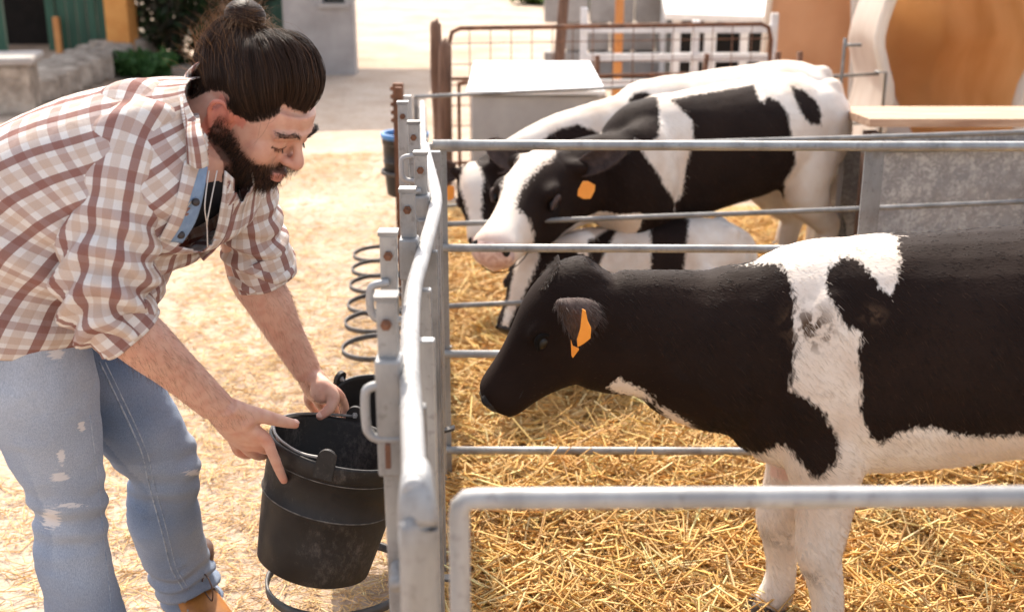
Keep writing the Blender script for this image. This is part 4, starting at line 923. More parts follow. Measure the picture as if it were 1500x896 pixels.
# -- the near calf, black head, side on
DN = 2.04
blk1 = [p_ for p_ in (
    # head, neck and shoulder
    [(640, 330), (830, 360), (1000, 380), (1140, 386), (1158, 410), (1164, 440), (1166, 500), (1160, 545), (1155, 572), (1175, 580), (1205, 600), (1226, 640), (1230, 672), (1200, 702), (1180, 690), (1155, 655), (1140, 650), (1115, 665), (1070, 655), (1056, 650), (1010, 622), (972, 598), (940, 570), (905, 552), (888, 566), (905, 576), (960, 590), (1000, 640), (800, 700), (640, 640)],
    # spot on the white band
    [(1210, 398), (1232, 380), (1250, 378), (1272, 396), (1296, 432), (1330, 440), (1330, 480), (1262, 488), (1240, 480), (1222, 455), (1212, 430)],
    # flank
    [(1314, 345), (1420, 325), (1700, 300), (2000, 330), (2000, 640), (1560, 632), (1500, 634), (1440, 640), (1380, 632), (1345, 626), (1310, 636), (1292, 652), (1275, 640), (1258, 600), (1262, 560), (1254, 530), (1262, 490), (1275, 455), (1292, 425), (1304, 436), (1312, 415), (1318, 380)])]
def patches(pj, polys):
    d = np.full(len(pj[0]), -1e3)
    for pl in polys: d = np.maximum(d, polysd(pj[0], pj[1], pl))
    return np.clip(d / pj[2], -.2, .2)
def coat1(wc, hc, co, pj):
    d = patches(pj, blk1)
    return np.where((hc[:, 0] > 0) & (np.linalg.norm(hc, axis=1) < 1.25) & (hc[:, 2] > -.62), np.maximum(d, .03), d)
def pink1(wc, hc, co): return np.clip((.47 - wc[:, 2]) / .06, 0, 1) * np.clip((.62 - wc[:, 0]) / .06, 0, 1) * (wc[:, 2] > .38) * (np.abs(co[:, 1]) < .06) * .5
dp = PL(1195, 490, DN); dp2 = PL(1285, 468, DN)
def dirt1(wc, hc, co):
    a = np.hypot((wc[:, 0] - dp.x) / 1.1, (wc[:, 2] - dp.z) / 1.0); b = np.hypot(wc[:, 0] - dp2.x, (wc[:, 2] - dp2.z) * 1.6)
    kn = np.clip(1 - np.abs(wc[:, 2] - .235) / .035, 0, 1) * (wc[:, 0] < .62) * .55
    return np.clip(1.25 - a / .045, 0, 1) + np.clip(1.1 - b / .03, 0, 1) + kn * (co[:, 0] > .2)
C1 = V(.955, 2.21, 0)
pl1, mz1 = PL(830, 404, 2.21), PL(707, 568, 2.19)
eb = 2.035
tagA = [PL(x, y, eb - .012) for x, y in ((853, 452), (858, 455), (861, 470), (866, 480), (865, 495), (855, 503), (846, 508), (845, 497), (850, 480))]
tagB = [PL(x, y, eb - .004) for x, y in ((836, 496), (839, 506), (848, 510), (848, 512), (839, 524), (837, 520))]
def ear1(loc):
    out = [(812, 441), (818, 437), (832, 437), (850, 436), (866, 438), (878, 446), (883, 458), (881, 472), (873, 484), (860, 490), (852, 496), (842, 500), (837, 494), (830, 481), (822, 466), (815, 452)]
    dep = lambda x, y: 2.135 - .10 * min(1, max(0, (884 - x) / 60)) + .015 * ((y - 436) / 60)
    cx, cy = 850, 462; vs = []; n = len(out); rings = (1., .82, .55, .25)
    for r in rings:
        for x, y in out:
            X, Y = cx + (x - cx) * r, cy + (y - cy) * r; vs.append(loc(PL(X, Y, dep(X, Y) - .030 * (1 - r ** 2) + (.012 if r == 1. else 0))))
    vs.append(loc(PL(cx, cy, dep(cx, cy) - .032))); fs = [(k * n + i, k * n + (i + 1) % n, (k + 1) * n + (i + 1) % n, (k + 1) * n + i) for k in range(3) for i in range(n)] + [(3 * n + i, 3 * n + (i + 1) % n, 4 * n) for i in range(n)]
    return vs, fs
calf('black-headed calf with white shoulder band standing side-on in the near pen', C1, math.pi, 1.0, pl1, mz1, (-.75, 0, .66), (mz1 - pl1).length * 1.06,
     [(PL(1050, 510, 2.21), .115, .168), (PL(960, 489, 2.21), .095, .132), (PL(882, 484, 2.21), .080, .120)], coat1, fur=240000, furlen=.0145, vox=.0065, pinkf=pink1, dirtf=dirt1,
     ear_spec=((1, ear1, None, 0, 0, [('a', tagA), ('b', tagB)]), (-1, (.05, .95, .05), (-.8, .2, .1), .09, .07, None)), eye_t=.40, eye_z=-.09, near=1, ear_at=(.12, -.27), legs={('f', 1): (-.04, 0), ('f', -1): (.015, 0), ('h', 1): (-.03, 0)})

# -- the white-faced calf looking through the dark panel
DN2 = 4.03
blk2 = [p_ for p_ in (
    [(640, 120), (900, 120), (962, 140), (966, 165), (966, 180), (964, 200), (950, 212), (930, 205), (945, 228), (960, 245), (968, 262), (978, 280), (990, 300), (985, 316), (1010, 350), (1010, 420), (960, 420), (945, 400), (900, 350), (870, 345), (700, 420)],
    [(980, 145), (1060, 132), (1105, 122), (1112, 145), (1118, 150), (1122, 140), (1140, 148), (1152, 165), (1158, 190), (1165, 225), (1165, 240), (1150, 265), (1146, 295), (1130, 322), (1100, 322), (1075, 318), (1050, 318), (1030, 330), (1000, 340), (985, 330), (988, 300), (1000, 285), (1005, 250), (1016, 205), (1014, 178), (1000, 165)],
    [(1158, 124), (1178, 132), (1198, 150), (1204, 165), (1202, 182), (1188, 182), (1174, 165), (1162, 140)])]
def coat2(wc, hc, co, pj):
    d = patches(pj, blk2)
    head = (hc[:, 0] > -.12) & (np.linalg.norm(hc, axis=1) < 1.35)
    bl = np.interp(hc[:, 0], [-.1, .02, .15, .35, .55, .7, .8, .9], [.05, .13, .15, .11, .085, .12, .25, .5])
    side = np.interp(hc[:, 2], [-.6, -.46, -.36, 0], [-.2, -.12, .2, .2]) * np.clip(1.3 - hc[:, 0], .3, 1)
    hd = np.minimum(np.minimum(np.abs(hc[:, 1] + .06) - bl, .66 - hc[:, 0]) * .25, side * .3)
    hd = np.where(hc[:, 2] < -.42, np.minimum(hd, -.03), hd)
    return np.where(head, hd, d)
C2 = V(.735, 4.33, 0); pl2 = P(803, 236, 3.98); mz2 = P(714, 358, 3.66)
def tagpts(px, py, z, w_, h_, rot=0):
    r = []
    for a_, b_ in ((-.5, -.35), (-.2, -.5), (.35, -.5), (.5, -.2), (.5, .3), (.1, .5), (-.35, .5), (-.5, .2)):
        x, y = a_ * w_, b_ * h_; r.append(P(px + x * math.cos(rot) - y * math.sin(rot), py + x * math.sin(rot) + y * math.cos(rot), z))
    return r
calf('white-faced black and white calf poking its head between the dark rails', C2, math.pi + R(31), .98, pl2, mz2, (-.31, -.68, .65), (mz2 - pl2).length, xs=.88, jaw=.80, hw=.88, neckpts=
     [(P(930, 268, 4.10), .12, .19), (P(868, 262, 4.12), .10, .15)], coatf=coat2, pinkf=lambda wc, hc, co: np.clip((hc[:, 0] - .86) / .12, 0, 1) * (np.linalg.norm(hc, axis=1) < 1.3) * .45, fur=45000, furlen=.018, vox=.011, nose='nose_pink',
     ear_at=(.02, -.02), ear_spec=((1, (.88, -.22, .50), (-.35, -.80, .1), .20, .075, [('a', tagpts(859, 279, 3.76, 22, 26, .5))]), (-1, (-.75, .55, .35), (-.6, -.7, .1), .16, .09, None)))

# -- the calf behind it
def coat3(wc, hc, co, pj):
    d = patches(pj, ([(780, 215), (815, 190), (845, 182), (882, 196), (890, 215), (850, 260), (740, 330), (640, 330), (640, 215)], [(920, 148), (930, 137), (945, 135), (958, 145), (945, 153), (928, 157)], [(900, 230), (1100, 200), (1100, 330), (900, 360)]))
    head = (hc[:, 0] > -.15) & (np.linalg.norm(hc, axis=1) < 1.35)
    bl = np.interp(hc[:, 0], [-.1, .05, .2, .5, .75, .9], [.05, .13, .16, .10, .07, .5])
    return np.where(head, np.minimum(np.abs(hc[:, 1] + .02) - bl, .86 - hc[:, 0]) * .25, d)
C3 = V(.85, 5.0, 0); pl3 = P(694, 250, 4.55); mz3 = P(703, 372, 4.38)
calf('calf with a black face and narrow white blaze behind the white-faced one', C3, math.pi + R(24), .95, pl3, mz3, (-.12, -.85, .45), .30,
     [(P(830, 235, 4.75), .12, .19), (P(755, 255, 4.68), .095, .14)], coat3, fur=25000, furlen=.02, vox=.012, nose='nose_pink', hw=.95, xs=.95, jaw=.85,
     ear_spec=((1, (.85, .2, .3), (-.3, -.9, 0), .15, .09, None), (-1, (-.95, .05, .0), (-.1, -.95, .1), .15, .09, [('a', tagpts(659, 283, 4.40, 13, 22, .1))])))

# -- the calf lying down behind the dark panel
def coat4(wc, hc, co, pj):
    d = patches(pj, ([(862, 352), (905, 330), (900, 345), (872, 400), (864, 395)], [(952, 320), (1010, 320), (1002, 400), (975, 420), (955, 400)]))
    head = (hc[:, 0] > -.15) & (np.linalg.norm(hc, axis=1) < 1.35)
    bl = np.interp(hc[:, 0], [-.1, .05, .2, .5, .7, .9], [.06, .12, .13, .10, .06, .05])
    return np.where(head, (np.abs(hc[:, 1]) - bl) * .25, d)
C4 = V(.40, 4.03, .02); pl4 = P(782, 374, 4.0); mz4 = P(735, 490, 3.93)
calf('small calf resting on the straw with its blazed head lowered', C4, math.pi + R(8), .72, pl4, mz4, (-.40, -.85, .2), .27,
     [(P(850, 385, 4.02), .075, .11)], coat4, lying=True, jaw=.85, fur=16000, furlen=.015, vox=.010, ear_spec=((1, (.85, .3, .35), (-.3, -.9, 0), .10, .065, None), (-1, (-.85, .3, .0), (-.1, -.95, .1), .10, .065, None)))
# ------------------------------------------------------------------ the man
MO = V(-.74, 2.05, 0)
man = empty('person', MO, 'bearded man in plaid shirt and torn jeans bending over a bucket', 'person')
def J(px, py, z): return P(px, py, z)
# joints
SR, ER, WR = J(212, 196, 1.87), J(160, 452, 1.88), J(318, 596, 2.06)
SL, EL, WL = J(338, 196, 2.13), J(364, 396, 2.24), J(452, 546, 2.375)
HR, KR = J(26, 458, 1.98), J(98, 742, 2.15); AR = KR + V(.035, .03, -.385)
HL, KL, AL = J(70, 452, 2.16), J(236, 682, 2.36), J(280, 868, 2.605)
NB = V(-.515, 2.005, 1.195)                                   # base of the neck
pit, yw = R(36), R(-20)                                        # head bowed and turned a little to the camera
HC = P(368, 172, 2.03)
hf = V(math.cos(pit), 0, -math.sin(pit)); hu = V(math.sin(pit), 0, math.cos(pit)); hl = V(0, 1, 0)
ry = Matrix.Rotation(yw, 3, hu); hf = ry @ hf; hl = ry @ hl
rl = Matrix.Rotation(R(12), 3, hf); hu = rl @ hu; hl = rl @ hl
HS = .97; HZ = V(1.02, 1., .92); HZN = np.array(HZ)
HROT = Matrix((hf, hl, hu)).transposed()
def hd(x, y, z): return HC + HROT @ (V(x * HZ.x, y, z * HZ.z) * HS)
def hvec(x, y, z): return HROT @ V(x, y, z)
body = MB()
# trunk and legs under the clothes
tor = [((-1.0, .90), (-.70, .82), .15), ((-.93, 1.02), (-.64, .87), .155), ((-.84, 1.10), (-.58, .94), .16), ((-.73, 1.16), (-.51, .985), .17), ((-.62, 1.19), (-.465, 1.02), .165), ((-.55, 1.20), (-.45, 1.08), .10)]
TY = 1.985; WDIR = V(.17, .98, 0).normalized()
def tsec(B, F_, hw, k=1.): 
    b, f = V(B[0], TY, B[1]), V(F_[0], TY, F_[1]); return (b + f) / 2, (f - b) / 2 * k, WDIR * hw * k
ss = [tsec(*q, k=.88) for q in tor]; q = spl(np.array([list(c) + list(a) + list(b) for c, a, b in ss]), 16); body.loft(q[:, :3], q[:, 3:6], q[:, 6:9], 20, 2.2)
for h, k, a_, dy in ((HR, KR, AR, 0), (HL, KL, AL, 0)):
    body.path([h + V(-.06, 0, .06), h.lerp(k, .5) , k, k.lerp(a_, .4) , a_], [.065, .055, .038, .036, .03], n=14, res=20)
body.path([J(300, 172, 2.03) + V(-.02, 0, -.03), NB.lerp(HC, .45) + V(.02, 0, -.01), hd(-.03, 0, -.045), hd(-.02, 0, .0)], [.058, .056, .056, .055], n=18, res=14)
# head
body.ell(hd(-.012, 0, .048), (.098 * HS, .078 * HS, .092 * HS), HROT, 28, 18)
fs_ = [(.075, .035, .058, .062), (.05, .032, .064, .070), (.02, .028, .064, .069), (-.01, .028, .062, .067), (-.04, .030, .060, .062), (-.066, .031, .055, .054), (-.082, .037, .045, .042), (-.093, .043, .030, .028), (-.099, .045, .012, .012)]
fq = spl(np.array(fs_), 22); body.loft([tuple(hd(x, 0, z)) for z, x, _, _ in fq], np.array([tuple(hvec(rx * HS, 0, 0)) for _, _, rx, _ in fq]), np.array([tuple(hvec(0, ry_ * HS, 0)) for _, _, _, ry_ in fq]), 26, 2.25)
body.path([hd(.075, -.055, .030), hd(.089, -.032, .040), hd(.094, 0, .037), hd(.089, .032, .040), hd(.075, .055, .030)], [.009, .0095, .008, .0095, .009], n=10, res=20)
body.path([hd(.088, 0, .036), hd(.097, 0, .020), hd(.105, 0, .005), hd(.112, 0, -.008), hd(.1115, 0, -.016), hd(.101, 0, -.022)], [.0080, .0075, .0085, .0110, .0115, .009], n=12, res=18)
for s in (-1, 1):
    body.ell(hd(.097, s * .0115, -.0175), (.0120, .0080, .0085), HROT, 12, 8)
    body.ell(hd(.0755, s * .033, .0155), (.0165, .0185, .0150), HROT, 14, 10)       # eyeball under lowered lid
    body.ell(hd(.058, s * .038, -.014), (.030, .029, .034), HROT, 14, 10)           # cheek
    # ear: shell, helix, lobe
    e = lambda x, y, z: hd(-.004 + x, s * (.0735 + y), .004 + z)
    body.ell(e(-.004, .004, 0), (.016, .0065, .027), HROT @ Matrix.Rotation(s * -.35, 3, 'Z'), 14, 10)
    body.path([e(.012, .002, .004), e(.008, .010, .024), e(-.006, .0165, .034), e(-.020, .019, .026), e(-.024, .018, .006), e(-.016, .012, -.016), e(-.002, .006, -.028), e(.006, .003, -.022)], [.0040, .0046, .0048, .0048, .0045, .0045, .0062, .004], n=8, res=36)
body.path([hd(.090, -.022, -.052), hd(.099, 0, -.0485), hd(.090, .022, -.052)], [.004, .0065, .004], n=10, res=12)
body.path([hd(.088, -.020, -.061), hd(.0965, 0, -.0625), hd(.088, .020, -.061)], [.004, .0070, .004], n=10, res=12)
body.ell(hd(.072, 0, -.080), (.018, .024, .015), HROT, 14, 10)
# arms
def arm(S_, E_, W_, out):
    m = E_.lerp(W_, .28) + out * .008
    body.path([S_, S_.lerp(E_, .5), E_, m, E_.lerp(W_, .62), W_], [.036, .042, .041, .0445, .036, .0295], [.036, .042, .041, .042, .032, .0225], n=18, res=26, up=tuple(out))
SR = SR + V(-.01, .05, -.03)
arm(SR, ER, WR, V(0, -1, .3)); arm(SL, EL, WL, V(.5, -.6, .5))
# right hand: thumb over the rim, forefinger down the wall of the bucket
def finger(pts, r0, r1):
    r = np.linspace(r0, r1, len(pts)); r[1:-1] *= 1.03; body.path(pts, r, n=12, res=18); body.ell(pts[-1], (r1, r1, r1), None, 10, 8)
KI, KM, KG, KP = J(388, 641, 2.12), J(378, 652, 2.15), J(364, 659, 2.175), J(349, 660, 2.195)
wd_ = (KP - KI).normalized(); pn = (J(372, 650, 2.15) - WR).normalized().cross(wd_)
kc = (KI + KP) / 2
body.path([WR, WR.lerp(kc, .35), WR.lerp(kc, .75), kc + (kc - WR) * .06], [.029, .035, .040, .036], [.021, .0215, .018, .0115], n=18, res=14, up=tuple(pn))
finger([WR.lerp(KI, .65), KI, J(399, 664, 2.135), J(409, 688, 2.16), J(416, 703, 2.178)], .0118, .0078)
finger([WR.lerp(KM, .7), KM, J(394, 658, 2.185), J(400, 650, 2.225), J(404, 646, 2.25)], .0115, .0078)
finger([WR.lerp(KG, .7), KG, J(380, 667, 2.215), J(390, 664, 2.25), J(394, 655, 2.265)], .011, .0075)
finger([WR.lerp(KP, .7), KP, J(362, 666, 2.225), J(372, 662, 2.25), J(378, 655, 2.26)], .0098, .0068)
finger([J(338, 596, 2.06), J(362, 604, 2.085), J(388, 610, 2.11), J(414, 617, 2.14), J(432, 621, 2.165)], .0165, .0088)
body.ell(J(356, 612, 2.09), (.026, .020, .024), None, 12, 8)
# left hand: knuckles behind the far rim, thumb hooked inside
KI2, KM2, KG2, KP2 = J(494, 576, 2.375), J(481, 584, 2.41), J(466, 588, 2.435), J(452, 588, 2.455)
kc2 = (KI2 + KP2) / 2; wd2 = (KP2 - KI2).normalized(); pn2 = (kc2 - WL).normalized().cross(wd2)
body.path([WL, WL.lerp(kc2, .4), WL.lerp(kc2, .8), kc2 + (kc2 - WL) * .1], [.029, .036, .041, .036], [.022, .022, .019, .013], n=18, res=14, up=tuple(pn2))
for kk, off, r0 in ((KI2, 0, .0115), (KM2, 0, .0115), (KG2, 0, .011), (KP2, 0, .010)):
    dn = V(.006, .030, -.032); finger([WL.lerp(kk, .6), kk, kk + dn, kk + dn * 1.55 + V(0, -.012, -.006), kk + dn * 1.75 + V(0, -.026, -.008)], r0, r0 * .72)
finger([WL.lerp(KI2, .25) + V(0, -.012, .004), J(478, 566, 2.345), J(489, 582, 2.34), J(483, 598, 2.335), J(469, 609, 2.33)], .0155, .0088)
body.ell(J(470, 572, 2.35), (.022, .020, .026), None, 12, 8)
bme = remesh(body, .0032, 5, .5); co = vco(bme); no = vno(bme)
rel = (co - np.array(HC)) @ np.array(HROT) / HS / HZN                  # head frame
n1 = fbm(co * 40, 3) - .45
base = np.array([.565, .315, .225]); col = np.tile(base, (len(co), 1)) * (1 + .18 * n1[:, None])
isarm = (np.linalg.norm(rel, axis=1) > .22)
col[isarm] = (np.array([.60, .355, .265]) * (1 + .15 * n1[isarm][:, None]))
# warmer joints, finger tips and ears
for jp, r_ in ((KI, .03), (J(416, 703, 2.178), .03), (J(432, 621, 2.165), .025), (J(469, 609, 2.33), .03), (KP, .03), (KM, .03), (KI2, .025)):
    f = np.clip(1 - np.linalg.norm(co - np.array(jp), axis=1) / r_, 0, 1)[:, None] * .55; col = col * (1 - f) + f * np.array([.58, .20, .13])
f = (np.abs(rel[:, 1]) > .068) & (np.abs(rel[:, 0]) < .03) & (np.abs(rel[:, 2]) < .042); col[f] = np.array([.60, .225, .155])
for s_ in (-1, 1):
    f = np.clip(1 - np.linalg.norm((rel - np.array([.068, s_ * .045, -.012])) / np.array([1, 1, .8]), axis=1) / .035, 0, 1)[:, None] * .35; col = col * (1 - f) + f * np.array([.60, .26, .18])
f = np.clip(1 - np.linalg.norm(rel - np.array([.108, 0, -.018]), axis=1) / .03, 0, 1)[:, None] * .4; col = col * (1 - f) + f * np.array([.60, .24, .17])
def beardmask(r):
    x, y, z = r[:, 0], np.abs(r[:, 1]), r[:, 2]
    lo = np.interp(x, [-.01, .02, .045, .075, .095, .12], [.012, -.004, -.024, -.032, -.026, -.024])
    m = np.clip((lo - z) / .024 + .25, 0, 1) ** 1.2 * (x > -.012) * (z > -.150) * (y < .09)
    lip = (x > .078) & (z > -.0665) & (z < -.0465) & (y < .019); m = np.where(lip, 0, m)
    return m * (np.abs(r[:, 0]) < .15)
def scalpmask(r):
    d = r - np.array([-.012, 0, .048]); d = d / (np.linalg.norm(d / np.array([.098, .078, .092]), axis=1)[:, None] + 1e-9); d = d / np.array([.098, .078, .092]); d /= np.linalg.norm(d, axis=1)[:, None]
    az = np.arctan2(np.abs(d[:, 1]), d[:, 0]); lim = np.interp(az, [0, .4, .62, .78, 1.0, 1.35, 1.6, 2.0, 2.4, 3.15], [.34, .36, .40, .14, -.16, -.24, .02, -.20, -.85, -1.0])
    near = np.linalg.norm((r - np.array([-.012, 0, .048])) / np.array([.098, .078, .092]), axis=1) < 1.28
    lim = lim + .16 * (fbm(np.column_stack([az * 5, d[:, 1] * 3, d[:, 0] * 0]), 2) - .4); return np.clip((d[:, 2] - lim) / .16, 0, 1) * near
bm1, sm1 = beardmask(rel), scalpmask(rel)
hm = np.linalg.norm(rel, axis=1) < .19
dark = np.array([.022, .012, .008]); f = (np.where(hm, bm1, 0) * .80)[:, None]; col = col * (1 - f) + f * dark
f = (np.where(hm, sm1, 0) * .95)[:, None]; col = col * (1 - f) + f * dark
lip = hm & (rel[:, 0] > .078) & (rel[:, 2] > -.067) & (rel[:, 2] < -.0465) & (np.abs(rel[:, 1]) < .021); col[lip] = np.array([.47, .20, .155])
f = np.clip(1 - np.linalg.norm((rel - np.array([.000, -.080, .006])) / np.array([1, 2.2, 1.25]), axis=1) / .012, 0, 1)[:, None]; col = col * (1 - f) + f * np.array([.26, .075, .05])  # shade in the hollow of the ear painted into the skin
for s_ in (-1, 1):  # shade of eye socket and lid crease put into the skin colour
    f = np.clip(1 - np.linalg.norm((rel - np.array([.082, s_ * .030, .026])) / np.array([1.2, 1.5, .55]), axis=1) / .014, 0, 1)[:, None] * .5; col = col * (1 - f) + f * np.array([.36, .16, .11])
    f = np.clip(1 - np.linalg.norm((rel - np.array([.086, s_ * .030, .002])) / np.array([1.2, 1.4, .5]), axis=1) / .014, 0, 1)[:, None] * .4; col = col * (1 - f) + f * np.array([.38, .17, .12])
# lash line where the lowered lid closes
lash = hm & (np.abs(np.abs(rel[:, 1]) - .033) < .0165) & (rel[:, 0] > .075) & (np.abs(rel[:, 2] - (.0075 + .0)) < .0022); col[lash] = np.array([.03, .015, .012])
vcol(bme, 'col', np.clip(col, .004, 1)); co_l = co - np.array(MO); bme.vertices.foreach_set('co', co_l.astype(np.float32).ravel()); bme.update()
bo = link('body', bme, M['skin'], man)
# arm hair
aw = np.zeros(len(co))
for E_, W_ in ((ER, WR), (EL, WL)):
    d_ = np.array(W_ - E_); t_ = ((co - np.array(E_)) @ d_) / (d_ @ d_); aw = np.maximum(aw, ((t_ > .1) & (t_ < 1.15) & (np.linalg.norm(co - np.array(E_) - t_[:, None] * d_, axis=1) < .06)).astype(float))
pp, nn, ti, bw = tri_sample(bme, 2600, aw + 1e-9); dw = np.array((WR - ER).normalized())[None, :] * .7 + np.array([0, 0, -.4]); dw = dw + nn * .35 + RNG.normal(0, .25, (2600, 3))
strands('arm_hair', pp, dw, .006 + .010 * RNG.random(2600), .00012, np.tile((.09, .05, .03), (2600, 1)), man, M['hair'])
# nails
def nail(c, d, up, r=.0062):
    d, up = Vector(d).normalized(), Vector(up).normalized(); sdv = d.cross(up).normalized(); up = sdv.cross(d); mb = MB(); rot = Matrix((d, sdv, up)).transposed(); mb.ell(Vector(c) + up * .0062, (r * 1.15, r * .9, .0022), rot, 12, 8); mb.build('nail', M['nail'], bo, O=MO)
nail(J(431, 620.5, 2.162), J(432, 621, 2.165) - J(414, 617, 2.14), V(0, -.5, .85), .0068); nail(J(469, 608.5, 2.33), J(469, 609, 2.33) - J(483, 598, 2.335), V(-.2, -.9, .3), .006)
# hair of head, beard, brows
ctr = np.array([-.012, 0, .048]); rad = np.array([.098, .078, .092])
bun_dir = np.array([-.60, 0, .80]); bun_dir /= np.linalg.norm(bun_dir)
def scalp_hair(n):
    d = RNG.normal(0, 1, (n * 3, 3)); d /= np.linalg.norm(d, axis=1)[:, None]
    r = ctr + d * rad; d = d[scalpmask(r) > .02 + .95 * RNG.random(n * 3) ** 1.3][:n]; n = len(d); npt = 12
    pos = np.zeros((n, npt, 3)); bulge = (.015 + .010 * RNG.random(n)) * (1 + .9 * np.clip(-d[:, 0] - .35, 0, 1) + .3 * (d[:, 0] < -.3)); fr_ = np.clip((d[:, 0] - .25) / .55, 0, 1) * (.55 + .45 * RNG.random(n) + .5 * (fbm(d * 12 + 7, 2) - .4)); clump = fbm(d * 9, 2); bun_pt = ctr + bun_dir * (rad + .008) + RNG.normal(0, .007, (n, 3))
    ang = np.arccos(np.clip(d @ bun_dir, -1, 1)); side = np.cross(d, bun_dir)
    for k in range(npt):
        t = k / (npt - 1); te = t ** .92; v = (np.sin((1 - te) * ang)[:, None] * d + np.sin(te * ang)[:, None] * bun_dir) / np.maximum(np.sin(ang), .02)[:, None]
        v /= np.linalg.norm(v, axis=1)[:, None]; lift = np.sin(np.clip(t * 1.15, 0, 1) * math.pi * .5) ** 1.3 * bulge + fr_ * .034 * math.sin(math.pi * min(1, t * 1.35 + .02)) ** .8 - 0 * bulge * (1 - .35 * max(0, t - .8) / .2) + (clump - .4) * .012 * math.sin(math.pi * t)
        pos[:, k] = ctr + v * (rad[None, :] + lift[:, None]) + RNG.normal(0, .0006, (n, 3)) * t
        pos[:, k] += (np.column_stack([vnoise(pos[:, k] * 55 + 3), vnoise(pos[:, k] * 55 + 41), vnoise(pos[:, k] * 55 + 77)]) - .5) * (.0065 * math.sin(math.pi * min(1, t * 1.1)))
        if k == npt - 1: pos[:, k] = .5 * pos[:, k] + .5 * bun_pt
    cols = np.array([.034, .017, .010]) * (.45 + 1.2 * RNG.random((n, 1))); lt = RNG.random(n) < .05; cols[lt] = np.array([.09, .042, .02]) * (.6 + .8 * RNG.random((lt.sum(), 1)))
    # stray fly-aways
    m = 320; k = RNG.integers(0, n, m); fl = pos[k].copy(); outv = (fl[:, 5] - ctr); outv /= np.linalg.norm(outv, axis=1)[:, None]
    amp = (.006 + .020 * RNG.random(m)) * (1 + .8 * (outv[:, 0] < -.25)); fl += outv[:, None, :] * (np.linspace(0, 1, npt)[None, :] ** 1.5 * amp[:, None])[:, :, None] + np.cumsum(RNG.normal(0, .0022, (m, npt, 3)), axis=1)
    P_ = np.concatenate([pos, fl]); cc = np.concatenate([cols, np.tile((.16, .08, .035), (m, 1))]); return P_, cc, np.concatenate([np.full(n, .00045), np.full(m, .00018)])
hp_, hcol, hr_ = scalp_hair(34000)
def to_world(p): return p.reshape(-1, 3) * HZN * HS @ np.array(HROT).T + np.array(HC - MO)
hairo = strand_pts('hair', to_world(hp_).reshape(hp_.shape), hr_, hcol, man, M['hair'])
# bun: wound strands round a core, held by a tie
bu0 = ctr + bun_dir * (rad + .008); bc = bu0 + bun_dir * .030
mb = MB(); mb.ell(hd(*bc), (.030 * HS, .031 * HS, .027 * HS), HROT, 18, 12); mb.build('bun', M['hair_core'], man, O=MO)
n = 5200; npt = 14; ax = bun_dir; u_ = np.cross(ax, [0, 1, 0]); u_ /= np.linalg.norm(u_); v_ = np.cross(ax, u_); th0 = RNG.random(n) * 6.283; ph0 = RNG.random(n) * 2 - 1
tl = RNG.normal(0, .55, (n, 3)); pos = np.zeros((n, npt, 3)); sgn = 1
for k in range(npt):
    th = th0 + k / (npt - 1) * (1.6 + 0 * th0); h_ = np.clip(ph0 + .25 * np.sin(th * 1.3 + tl[:, 0]), -.98, .98); rr = np.sqrt(1 - h_ ** 2); R_ = .033 + .003 * tl[:, 1] * .4
    pos[:, k] = bc + (u_ * (np.cos(th) * rr)[:, None] + v_ * (np.sin(th) * rr)[:, None]) * R_[:, None] + ax * (h_ * .030)[:, None]
m = 140; a_ = RNG.normal(0, 1, (m, 3)); a_ /= np.linalg.norm(a_, axis=1)[:, None]; st = np.zeros((m, npt, 3))
for k in range(npt): st[:, k] = bc + a_ * (.030 + .040 * (k / npt) * RNG.random((m, 1))) + np.array([0, 0, .0]) + np.cross(a_, [0, 0, 1]) * (.03 * (k / npt) ** 2)
cols = np.concatenate([np.array([.034, .017, .010]) * (.45 + 1.3 * RNG.random((n, 1))), np.tile((.14, .07, .03), (m, 1))]); P_ = np.concatenate([pos, st])
strand_pts('bun_hair', to_world(P_).reshape(P_.shape), np.concatenate([np.full(n, .0008), np.full(m, .00018)]), cols, man, M['hair'])
mb = MB(); rt = []; 
for k in range(25):
    a_ = 2 * math.pi * k / 24; rt.append(hd(*(bu0 + bun_dir * .004 + (u_ * math.cos(a_) + v_ * math.sin(a_)) * .019)))
mb.path(rt, .0065, n=8); mb.build('hair_tie', M['elastic'], man, O=MO)
# fine short hairs along the hairline
sc_ = scalpmask(rel); hw_ = np.where(hm & (bm1 < .5), np.clip(1 - np.abs(sc_ - .25) / .3, 0, 1) * (sc_ > .01), 0)
pp, nn, ti, bw = tri_sample(bme, 2600, hw_); tb = np.array(hd(*(ctr + bun_dir * .12)) - MO)[None, :] - pp; tb -= nn * (tb * nn).sum(axis=1)[:, None]; tb /= np.linalg.norm(tb, axis=1)[:, None] + 1e-6
strands('hairline', pp, tb * .95 + nn * .22 + RNG.normal(0, .16, (2600, 3)), .012 + .02 * RNG.random(2600), .00028, np.array([.03, .015, .009]) * (.5 + RNG.random((2600, 1))), man, M['hair'], 4)
